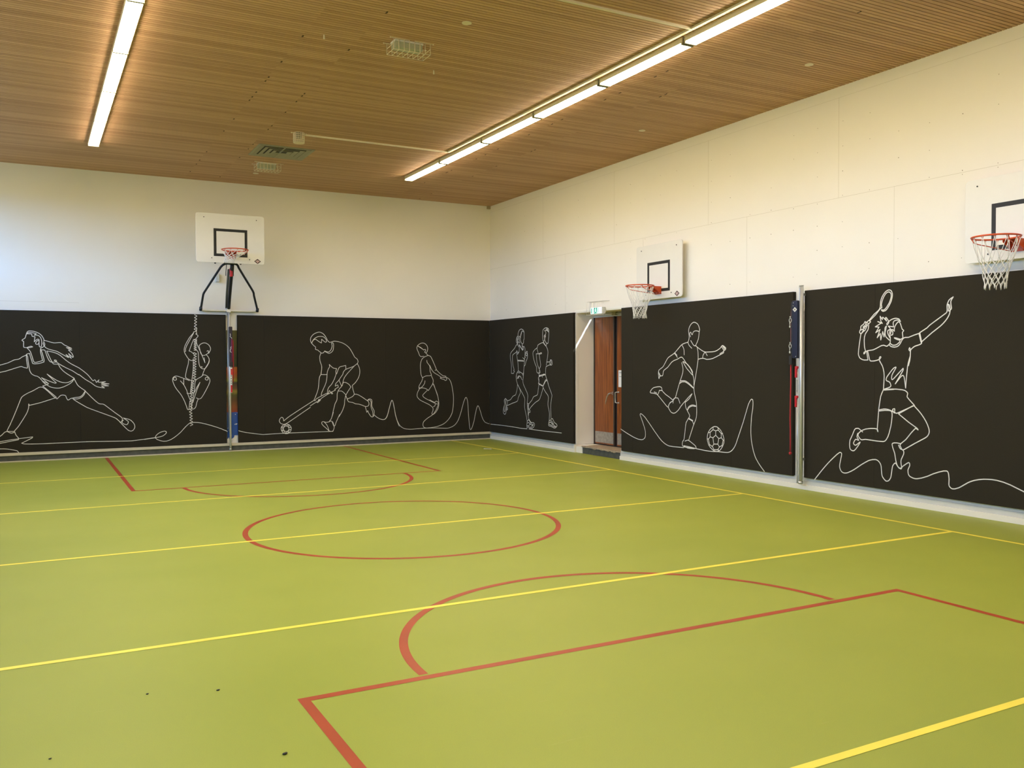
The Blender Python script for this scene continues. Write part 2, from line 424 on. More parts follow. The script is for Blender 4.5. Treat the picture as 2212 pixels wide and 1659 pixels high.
# skirtings and ledges
b = MB(); b.box(-11.25, 0, -.070, 0, .112, .163); struct(b.build('trim_1', M_ledge, bevel=.004), 'narrow cream ledge under the back panels', 'ledge')
b = MB(); b.box(-11.25, -.045, -.045, 0, .02, .112); struct(b.build('baseboard_back', M_grey), 'worn dark grey skirting along the back wall', 'skirting')
b = MB(); b.box(-11.25, -.045, -.075, 0, 0, .02); struct(b.build('trim_2', M_ledge), 'pale strip between floor and back skirting', 'trim')
def right_base(n, y0, y1):
    b = MB(); b.box(-.028, 0, y1, y0, .066, .124); b.mi = 1; b.box(-.045, 0, y1, y0, 0, .066); b.mi = 2; b.box(-.018, 0, y1, y0, .124, .172)
    return struct(b.build(n, [M_base2, M_base, M_base2], bevel=.002), 'two-step pale skirting along the right wall', 'skirting')
right_base('baseboard_right', 0, NY0+.02)
right_base('baseboard_right', NY1-.0, YF)
b = MB(); b.box(0, .16, NY0-.012, NY0, 0, .15); b.box(-.045, 0, NY0-.012, NY0+.02, 0, .15)
struct(b.build('baseboard_niche', M_base), 'cream skirting on the side of the door niche', 'skirting')
b = MB(); b.box(-1.06*0-.085, -.01, -.045, 0, ZC-.065, ZC); struct(b.build('trim_3', M_tan), 'small wooden block in the ceiling corner', 'trim')
# niche corner bead and head lining
b = MB(); b.box(-.012, ND, NY0-.010, NY0, .15, NZ); b.box(-.014, .042, NY0-.017, NY0-.009, .15, NZ); b.box(-.012, .0, NY0-.010, NY0+.002, .15, NZ); b.box(-.010, -.0005, NY1-.05, NY0+.02, NZ+.015, NZ+.06)
struct(b.build('trim_4', mat('white_gloss_trim', (.90, .87, .80), .35), bevel=.002), 'white casing around the door niche', 'trim')

# step in the niche
b = MB(); b.box(-.004, ND+.08, NY1, -3.83, 0, .118); b.mi = 1
pts = [-3.80]+[-3.83-i*.05 for i in range(1, 25)]+[NY1]
b.box(-.018, ND+.08, NY1, -3.80, .118, .142)
for i in range(14):
    y = -3.95-random.random()*1.0; w = .02+random.random()*.05; h = .006+random.random()*.012
    b.box(-.0195, 0, y-w, y, .118-h, .119)
struct(b.build('trim_5', [M_grey, M_tan]), 'dark step with chipped tan top below the doors', 'step')
b = MB(); b.box(0, ND+.08, NY0, -3.80, -.0, .118); b.box(.16, ND+.08, NY0, -3.80, .118, .142); struct(b.build('trim_6', M_base), 'cream block at the end of the step', 'trim')

# ------------------------------------------------------------------ double door
dr = thing('door_1', (ND, -4.3, .142), 'reddish brown veneered double door with steel kick plates in the wall niche', 'door')
dr['kind'] = 'structure'
def leaf(y0, y1, nm):
    o = MB().box(ND, ND+.045, y1, y0, .165, 2.575).build(nm, M_door, dr, bevel=.003)
    MB().box(ND-.003, ND, y1+.012, y0-.012, .19, .40).build('kick_plate', M_kick, o)
    return o
lf = leaf(-3.632, -4.255, 'door_leaf'); rt = leaf(-4.365, -5.0, 'door_leaf')
b = MB(); b.box(ND-.0, ND+.06, -3.632, NY0, .142, 2.60); b.box(ND, ND+.06, NY1, -5.0, .142, 2.60); b.mi = 1; b.box(ND-.012, ND+.07, NY1, NY0, 2.575, NZ); b.mi = 2; b.box(ND+.01, ND+.06, -5.0, -3.632, .142, .165)
b.build('door_frame', [M_dark, M_base2, M_dark], dr)
b = MB(); b.box(ND-.012, ND+.05, -4.30, -4.258, .165, 2.575); b.box(ND+.02, ND+.055, -4.362, -4.30, .165, 2.575); b.mi = 1; b.box(ND-.016, ND-.012, -4.292, -4.275, .165, 2.575)
b.build('astragal', [M_dark, mat('grey_brush_seal', (.10, .075, .05), .7)], dr)
h = MB(); h.tube([(ND, -4.215, 1.14), (ND-.055, -4.215, 1.14)], .011); h.tube([(ND-.055, -4.225, 1.145), (ND-.058, -4.17, 1.125), (ND-.058, -4.12, 1.07), (ND-.058, -4.085, .985), (ND-.058, -4.07, .93)], [.012, .013, .012, .009, .004])
h.box(ND-.004, ND, -4.228, -4.202, 1.11, 1.17)
h.build('door_handle', M_steel, lf)
h = MB(); h.tube([(ND, -4.43, 1.165), (ND-.05, -4.41, 1.165), (ND-.055, -4.385, 1.160), (ND-.055, -4.385, .975), (ND-.05, -4.41, .970), (ND, -4.43, .970)], .010)
h.ball((ND-.01, -4.43, 1.165), .018); h.ball((ND-.01, -4.43, .97), .018)
h.build('pull_handle', M_steel, rt)
h = MB(); h.box(ND-.0035, ND-.0005, -4.63, -4.415, 1.262, 1.572); h.mi = 1; h.box(ND-.0042, ND-.0034, -4.58, -4.44, 1.53, 1.54); h.box(ND-.0042, ND-.0034, -4.56, -4.44, 1.45, 1.458); h.box(ND-.0042, ND-.0034, -4.52, -4.44, 1.515, 1.52)
tag(h.build('paper_notice', [M_paper, M_ink], loc=(ND-.002, -4.52, 1.42)), 'white sheet of paper taped to the brown door', 'notice')
h = MB(); h.box(ND-.06, ND-.012, -4.30, -3.72, 2.60, 2.625); h.box(ND-.06, ND-.012, -4.30, -3.72, 2.635, 2.65); h.mi = 1; h.box(ND-.075, ND-.012, -4.42, -4.30, 2.588, 2.652); h.mi = 0; h.tube([(ND-.04, -4.42, 2.615), (ND-.05, -5.0, 2.635)], .02); 
tag(h.build('door_closer', [M_alu, M_vent], loc=(ND-.04, -4.35, 2.62)), 'shiny metal door closer above the brown doors', 'door closer')

# ------------------------------------------------------------------ wall panels with line drawings
TH = .06
def decode(s):
    out = []
    for st in s.split('/'):
        out.append([tuple(int(v)/1000 for v in p.split(',')) for p in st.split(';')])
    return out
def ribbon(strokes, w, plane, depth):
    """flat printed line: one strip per smooth run, a round dot at every end and sharp turn"""
    mb = MB(); cnt = [0]
    def P(p, d): return (p[0], -d, p[1]) if plane == 'B' else (-d, p[0], p[1])
    def step():
        cnt[0] += 1; return depth + (cnt[0] % 37)*.00006
    def face(vs, fs):
        # keep every face turned to the room
        a, b_, c = [Vector(vs[k]) for k in fs[0][:3]]; n = (b_-a).cross(c-a)
        want = Vector((0, -1, 0)) if plane == 'B' else Vector((-1, 0, 0))
        if n.dot(want) < 0: fs = [tuple(reversed(f)) for f in fs]
        mb.add(vs, fs)
    def strip(q):
        n = len(q)
        if n < 2: return
        Ls = []; Rs = []; d = step()
        for i in range(n):
            a = (q[i]-q[i-1]).normalized() if i > 0 else (q[1]-q[0]).normalized()
            b_ = (q[i+1]-q[i]).normalized() if i < n-1 else a
            t = (a+b_).normalized(); nn = Vector((-t.y, t.x)); sc = 1/max(.6, nn.dot(Vector((-a.y, a.x))))
            Ls.append(q[i]+nn*w/2*sc); Rs.append(q[i]-nn*w/2*sc)
        face([P(p, d) for p in Ls]+[P(p, d) for p in Rs], [(i, i+1, n+i+1, n+i) for i in range(n-1)])
    def dot(p):
        d = step(); face([P((p.x+w*.5*math.cos(j*PI/5), p.y+w*.5*math.sin(j*PI/5)), d) for j in range(10)], [tuple(range(10))])
    for st in strokes:
        q = []
        for p in st:
            p = Vector(p)
            if not q or (p-q[-1]).length > .0015: q.append(p)
        if len(q) < 2: continue
        run = [q[0]]; dot(q[0])
        for i in range(1, len(q)):
            run.append(q[i])
            if i < len(q)-1 and (q[i]-q[i-1]).normalized().dot((q[i+1]-q[i]).normalized()) < .75:
                strip(run); dot(q[i]); run = [q[i]]
        strip(run); dot(q[-1])
    return mb
ART={
 'runner':('B','lunging_woman_drawing','-10019,1583;-10014,1599;-10008,1608;-9997,1617;-9983,1623;-9968,1626;-9933,1621;-9900,1639;-9815,1655;-9769,1666;-9602,1713;-9521,1739;-9495,1750;-9411,1795;-9397,1799;-9352,1806;-9339,1810;-9327,1817;-9282,1852;-9234,1875;-9221,1880;-9216,1880;-9210,1870;-9204,1852;-9189,1711;-9177,1626;-9170,1596;-9159,1571;-9146,1550;-9138,1542;-9121,1529;-9091,1514;-9060,1506;-9051,1501;-9034,1489;-9018,1474;-8999,1450;-8938,1368/-10019,1583;-10001,1574;-9988,1570;-9934,1573;-9891,1562;-9856,1558;-9814,1555;-9772,1556;-9673,1569;-9547,1598;-9355,1666;-9313,1678;-9303,1678;-9292,1676;-9263,1663;-9212,1650;-9206,1666;-9219,1788;-9223,1870;-9222,1888;-9218,1895;-9211,1900;-9172,1911;-9159,1852;-9137,1775;-9131,1744;-9127,1735;-9121,1730;-9108,1727;-9092,1725;-9036,1730;-9002,1739;-8950,1758;-8946,1787;-8950,1814;-8974,1916;-8993,1974;-8998,2000/-9210,2009;-9171,1960;-9157,1936;-9141,1884;-9114,1778;-9105,1758;-9098,1752;-9088,1750;-9062,1754;-9023,1766;-8970,1784;-9000,1930;-9001,1961;-8998,1998;-8995,2003;-8958,2026;-8944,2041;-8944,2050;-8954,2071;-8957,2088;-8954,2100;-8945,2105;-8942,2105;-8938,2099;-8932,2079;-8933,2058;-8941,2048;-8941,2045;-8930,2026;-8910,2007;-8889,1995;-8867,1984;-8768,1956;-8734,1944;-8608,1865;-8556,1836;-8596,1891;-8512,1823;-8555,1908;-8486,1839;-8479,1855;-8482,1867;-8491,1889;-8502,1911;-8522,1935;-8557,1973;-8502,1971;-8589,2015;-8504,2001;-8623,2064;-8660,2097;-8677,2105;-8709,2105;-8765,2099;-8791,2099;-8836,2111;-8901,2132;-8936,2142;-8940,2141;-8942,2137;-8948,2123/-9210,2009;-9251,2015;-9257,2018;-9261,2023;-9263,2036;-9260,2120;-9262,2122;-9279,2131;-9286,2139;-9284,2145;-9275,2155;-9252,2169;-9238,2181;-9232,2197;-9226,2223;-9206,2282;-9195,2296;-9186,2303;-9172,2306;-9151,2307;-9107,2302;-9062,2287;-9038,2276;-9017,2264;-8992,2242;-8971,2216;-8950,2174;-8940,2142/-9216,2009;-9179,2009;-9122,2026;-9140,2036;-9151,2036;-9179,2028;-9215,2012/-9212,2261;-9183,2277;-9165,2280;-9119,2275;-9062,2258;-9094,2234;-9061,2234;-9040,2231;-9022,2222;-9007,2207;-8995,2191;-8984,2159;-8980,2135;-8979,2105;-8981,2068;-8986,2039;-8989,2032;-8995,2025;-9003,2022;-9006,2022;-9016,2034;-9021,2053;-9022,2096;-9020,2146;-9021,2154;-9024,2159;-9028,2162;-9039,2164;-9049,2161;-9073,2141;-9096,2115;-9083,2205;-9113,2208;-9128,2214;-9131,2221;-9132,2247;-9136,2252;-9147,2255;-9162,2256;-9212,2256/-9024,2141;-9043,2137;-9053,2130;-9073,2102;-9076,2088;-9073,2080;-9067,2074;-9054,2070;-9044,2072;-9031,2080;-9026,2090;-9022,2109/-8998,1973;-8948,1973;-8938,1971;-8931,1965;-8921,1937;-8903,1871;-8883,1817;-8865,1780;-8848,1762;-8841,1758;-8819,1754;-8776,1755;-8753,1758;-8749,1761;-8748,1771;-8754,1787;-8762,1792;-8777,1794;-8786,1789;-8785,1785;-8715,1727;-8669,1696;-8600,1654;-8495,1597;-8396,1524/-8902,1952;-8875,1882;-8841,1799;-8815,1743;-8803,1728;-8796,1722;-8784,1720;-8738,1719;-8726,1716;-8718,1708;-8713,1698;-8698,1664;-8669,1624;-8647,1598;-8621,1574;-8578,1539;-8470,1463;-8510,1422;-8534,1407;-8562,1393;-8591,1386;-8607,1384;-8624,1385;-8657,1389;-8689,1399;-8706,1405;-8738,1421;-8769,1440;-8828,1483;-8902,1542;-8760,1385;-8770,1379;-8777,1378;-8811,1391;-8897,1430;-8991,1479;-8887,1374/-8902,1952;-8851,1945;-8807,1934;-8758,1917;-8723,1899;-8688,1874;-8601,1790;-8551,1748;-8503,1715;-8394,1652/-8841,1758;-8818,1758/-8974,1416;-8884,1375;-8890,1363;-8896,1357;-8975,1332;-8791,1156;-8763,1127;-8763,1124;-8772,1118;-8783,1118;-8812,1148;-8899,1242;-8944,1285;-8983,1310;-9013,1313;-9043,1303;-9126,1250;-9209,1210;-9260,1178;-9290,1154;-9302,1142;-9316,1118;-9394,904;-9444,774;-9491,658;-9524,589;-9538,554;-9537,549;-9523,545;-9423,541/-8392,1652;-8320,1593;-8261,1538;-8235,1508;-8177,1428;-8165,1416;-8159,1415;-8138,1430;-8131,1431;-8126,1425;-8121,1416;-8107,1383;-8065,1430;-8077,1400;-8078,1392;-8074,1388;-8059,1386;-8036,1387;-7957,1395;-8024,1369;-7898,1354;-8024,1348;-7907,1317;-8025,1317;-7975,1281;-8029,1287;-8087,1302;-8116,1315;-8132,1325;-8198,1380;-8288,1440;-8394,1532/-8468,1456;-8492,1417;-8510,1393;-8552,1359;-8604,1330;-8651,1308;-8697,1293;-8716,1290;-8756,1290;-8793,1295;-8826,1302;-8857,1315;-8891,1336;-8974,1409/-8468,1447;-8430,1364;-8413,1335;-8393,1314;-8372,1295;-8291,1232;-8304,1183;-8315,1161;-8340,1130;-8362,1113;-8388,1098;-8416,1089;-8448,1088;-8498,1094;-8449,1053;-8407,1022;-8286,942;-8262,928;-8192,895;-7885,763;-7822,735;-7797,721;-7781,710;-7714,643;-7709,640;-7704,640;-7693,654;-7681,686;-7682,712;-7689,727;-7730,763;-7812,829;-7972,967;-7996,982;-8009,986;-8050,989;-8062,993;-8073,998;-8093,1013;-8129,1047;-8191,1113;-8291,1226/-8300,1221;-8333,1166;-8350,1146;-8370,1132;-8391,1123;-8404,1120;-8465,1115;-8518,1103;-8540,1093;-8567,1074;-8574,1072;-8581,1076;-8586,1083;-8599,1111;-8610,1145;-8615,1151;-8622,1156;-8640,1162;-8667,1164;-8684,1160;-8699,1153;-8709,1143;-8751,1096;-8772,1115/-8771,1118;-8993,1042;-9050,1026;-9189,992;-9198,1017;-9199,963;-9204,933;-9221,879;-9238,841;-9289,749;-9353,641;-9380,602;-9431,541/-9538,546;-9502,523;-9489,517;-9477,513;-9466,513;-9454,516;-9419,528;-9411,498;-9404,478;-9390,456;-9363,420;-9363,401;-9364,395;-9367,392;-9380,388;-9464,375;-9572,353;-9651,340;-9733,328;-9769,326;-9782,327;-9809,335;-9826,346;-9829,352;-9828,359;-9825,367;-9817,380;-9800,393;-9756,415;-9707,435;-9669,446/-9538,546;-9562,537;-9577,530;-9615,487;-9669,446/-9826,342;-9725,354;-9580,380;-9485,394;-9322,414;-9145,432;-9151,418;-9157,411;-9318,328;-9291,317;-9272,313;-9189,308;-9081,305;-8962,303;-8394,307;-8221,306;-7563,290;-7525,290;-7449,296;-7330,308;-7162,328;-7074,336/-10763,332;-10627,353;-10581,358;-10535,358;-10485,353;-10433,343;-10274,308;-10080,273;-9950,254;-9832,248;-9649,245;-9579,241;-9539,236;-9433,212;-9402,203;-9390,198;-9384,193;-9365,165/-7730,654;-7645,554;-7615,521;-7584,490;-7569,480;-7545,472;-7532,472;-7520,474;-7509,478;-7499,486;-7481,511;-7470,538;-7469,551;-7469,565;-7476,592;-7491,620;-7503,636;-7533,669;-7550,681;-7569,691;-7592,699;-7664,719;-7593,664;-7584,654;-7579,642;-7579,636;-7586,617;-7599,598;-7607,594;-7618,594;-7632,598;-7647,603;-7670,616;-7676,622;-7684,637;-7687,652;-7685,659;-7664,681/-7304,306;-7162,323;-7067,337;-7025,345;-6987,357;-6972,365;-6942,387;-6923,408;-6920,414;-6920,429;-6927,440;-6933,444;-6951,447;-6969,446;-6998,438;-7030,426;-7059,409;-7085,388;-7104,367;-7112,352;-7114,343;-7113,326;-7101,310;-7092,302;-7072,289;-7036,273;-6993,261;-6971,257;-6931,257;-6910,260;-6870,271;-6850,279;-6808,302;-6768,329;-6726,361;-6664,415;-6578,512;-6534,554;-6508,576;-6492,587;-6474,593;-6465,595;-6413,594;-6348,589;-6284,577;-6214,558;-6104,523;-5985,480;-5919,453;-5801,397'),
 'climber':('B','rope_climber_drawing','-6347,2400;-6358,2325;-6348,2299;-6351,2296;-6368,2291;-6368,2288;-6333,2263;-6328,2256;-6327,2250;-6334,2236;-6357,2208;-6373,2192;-6380,2186;-6386,2184;-6406,2184;-6410,2180;-6440,2108;-6494,1961;-6469,1953;-6454,1946;-6408,1903;-6407,1903;-6413,1924;-6409,1928;-6398,1930/-6404,2330;-6414,2303;-6476,2228;-6491,2206;-6539,2120;-6564,2067;-6574,2038;-6581,2007;-6583,1980;-6579,1942;-6569,1915;-6536,1855;-6509,1815;-6483,1792;-6464,1781;-6456,1778;-6441,1780;-6420,1791/-6409,2303;-6533,2068;-6552,2020;-6559,1993;-6560,1986;-6555,1961;-6558,1956;-6565,1951/-6501,1807;-6512,1716;-6544,1599;-6560,1517;-6565,1472;-6561,1457;-6546,1440;-6516,1423;-6460,1396/-6354,2186;-6357,2126;-6355,2111;-6349,2092;-6278,1928;-6206,1735;-6215,1791;-6220,1833/-6392,1978;-6367,1977;-6352,1973;-6339,1959;-6329,1940;-6325,1908;-6324,1818;-6319,1745;-6313,1701;-6304,1672;-6297,1660;-6282,1640;-6274,1632;-6258,1622;-6241,1617;-6233,1617;-6215,1622;-6198,1633;-6191,1640;-6169,1671;-6147,1709;-6139,1726;-6130,1751;-6126,1777;-6126,1790;-6131,1818;-6148,1855;-6176,1886;-6178,1893;-6175,1899;-6168,1904;-6149,1915;-6132,1927;-6121,1941;-6110,1964;-6101,1992;-6099,2006;-6101,2019;-6105,2033;-6117,2059;-6133,2080;-6143,2090;-6176,2111;-6196,2117;-6217,2119;-6238,2116;-6259,2107;-6279,2096;-6301,2075;-6310,2058;-6310,2050;-6300,2016/-6300,2005;-6286,1930;-6272,1901;-6260,1887;-6247,1880;-6225,1876;-6208,1881;-6183,1893/-6128,1780;-6136,1747;-6144,1726;-6196,1640;-6219,1596;-6233,1565;-6249,1512;-6255,1495;-6265,1480;-6281,1466;-6342,1432;-6358,1422;-6374,1405;-6385,1385;-6393,1348;-6406,1214;-6415,1149;-6466,873/-6265,1480;-6254,1494;-6244,1501;-6220,1504;-6203,1500;-6193,1496;-6161,1476;-6137,1450;-6125,1429;-6121,1419;-6118,1396;-6119,1371;-6122,1360;-6145,1303;-6193,1207;-6238,1125;-6276,1066;-6292,1050;-6309,1042;-6318,1041;-6335,1043;-6372,1063/-6340,1039;-6363,977;-6379,906;-6389,883;-6401,867;-6415,855;-6431,851;-6456,851/-6302,1362;-6360,1266;-6398,1185;-6407,1171;-6419,1161;-6442,1150/-6302,1362;-6349,1243;-6372,1180;-6413,1053;-6434,979/-6495,1397;-6671,1470;-6693,1478;-6721,1486;-6742,1485;-6752,1483;-6761,1479;-6777,1468;-6790,1452;-6794,1443;-6797,1419;-6795,1392;-6792,1379;-6778,1335;-6756,1285;-6726,1235;-6662,1148;-6645,1122;-6624,1084;-6587,1004;-6557,918;-6541,863;-6535,850;-6529,843;-6522,840;-6511,845;-6507,852;-6493,1002/-6657,1393;-6608,1334;-6597,1318;-6574,1273;-6543,1205;-6529,1146;-6492,1042;-6482,1018;-6470,1001/-6599,1440;-6597,1323/-6544,1157;-6478,1145;-6455,1375/-6420,1812;-6420,1675;-6424,1609;-6439,1481;-6461,1321;-6478,1151/-6727,1431;-6734,1454;-6740,1461;-6748,1464;-6756,1463;-6772,1456;-6779,1448;-6782,1437;-6782,1426;-6777,1417;-6767,1409;-6757,1405;-6746,1406;-6732,1412;-6729,1419;-6727,1431/-6150,1430;-6153,1446;-6157,1455;-6164,1459;-6173,1460;-6183,1457;-6198,1446;-6204,1437;-6205,1426;-6202,1417;-6194,1409;-6183,1403;-6174,1401;-6163,1403;-6156,1408;-6152,1416;-6150,1430/-6167,1957;-6150,1968;-6146,1968;-6138,1961;-6131,1946;-6133,1943;-6147,1930;-6143,1926;-6131,1920/-6253,1651;-6266,1660;-6273,1662;-6276,1656;-6279,1641/-6386,2655;-6369,2647;-6352,2638;-6344,2629;-6356,2619;-6376,2610;-6388,2600;-6377,2591;-6357,2583;-6347,2574;-6358,2564;-6379,2555;-6390,2545;-6380,2536;-6360,2527;-6349,2518;-6360,2509;-6381,2499;-6392,2490;-6382,2481;-6362,2472;-6351,2463;-6363,2454;-6383,2444;-6395,2435;-6384,2426;-6364,2417;-6354,2408;-6365,2399;-6386,2389;-6397,2380;-6387,2371;-6366,2362;-6356,2353;-6364,2343;-6382,2334;-6399,2325/-6403,2180;-6384,2175;-6366,2170;-6357,2164;-6369,2158;-6391,2152;-6403,2147;-6391,2141;-6369,2136;-6358,2130;-6370,2124;-6392,2119;-6403,2113;-6392,2107;-6370,2102;-6358,2096;-6370,2091;-6392,2085;-6404,2079;-6392,2074;-6370,2068;-6358,2062;-6370,2057;-6392,2051;-6404,2045;-6392,2040;-6371,2034;-6359,2029;-6371,2023;-6393,2017;-6405,2012;-6393,2006;-6371,2000;-6359,1995;-6368,1989;-6386,1983;-6405,1978/-6407,1930;-6388,1922;-6368,1914;-6359,1905;-6372,1897;-6396,1889;-6409,1881;-6397,1873;-6374,1865;-6361,1857;-6374,1849;-6398,1841;-6411,1833;-6399,1824;-6375,1816;-6363,1808;-6376,1800;-6400,1792;-6413,1784;-6401,1776;-6377,1768;-6365,1760;-6378,1752;-6402,1744;-6415,1735;-6403,1727;-6379,1719;-6367,1711;-6380,1703;-6404,1695;-6417,1687;-6404,1679;-6381,1671;-6369,1662;-6382,1654;-6406,1646;-6419,1638;-6406,1630;-6383,1622;-6371,1614;-6384,1606;-6408,1598;-6421,1590;-6408,1582;-6385,1573;-6373,1565;-6386,1557;-6410,1549;-6423,1541;-6410,1533;-6387,1525;-6375,1517;-6388,1509;-6412,1501;-6425,1493;-6412,1485;-6389,1476;-6377,1468;-6390,1460;-6414,1452;-6427,1444;-6414,1436;-6391,1428;-6379,1419;-6388,1411;-6408,1404;-6428,1396/-6451,1396;-6434,1389;-6418,1382;-6411,1375;-6422,1368;-6444,1361;-6455,1354;-6445,1347;-6426,1340;-6415,1333;-6427,1326;-6448,1319;-6460,1312;-6450,1305;-6430,1298;-6420,1291;-6432,1284;-6453,1277;-6465,1271;-6455,1264;-6435,1256;-6425,1249;-6437,1242;-6458,1236;-6469,1229;-6459,1222;-6440,1214;-6430,1207;-6441,1201;-6462,1194;-6474,1187;-6464,1180;-6444,1173;-6434,1166;-6443,1159;-6461,1152;-6479,1145/-6482,1146;-6467,1137;-6451,1129;-6444,1120;-6454,1112;-6473,1105;-6483,1097;-6473,1088;-6454,1080;-6444,1071;-6454,1063;-6473,1056;-6483,1048;-6473,1039;-6455,1031;-6445,1022;-6455,1014;-6474,1007;-6484,999;-6474,990;-6455,982;-6445,973;-6455,965;-6474,958;-6485,950;-6475,941;-6456,933;-6446,924;-6456,916;-6475,909;-6485,901;-6475,892;-6456,884;-6446,875;-6454,867;-6470,860;-6486,852/-6506,852;-6485,843;-6465,833;-6456,824;-6468,816;-6491,807;-6503,799;-6490,790;-6466,780;-6453,771;-6465,762;-6488,754;-6500,745;-6487,736;-6463,726;-6450,717;-6462,709;-6485,700;-6497,692;-6484,683;-6460,673;-6447,664;-6459,655;-6483,647;-6495,638;-6482,629;-6458,619;-6445,610;-6457,601;-6480,593;-6492,585;-6479,575;-6455,566;-6442,556;-6450,548;-6470,539;-6489,531'),
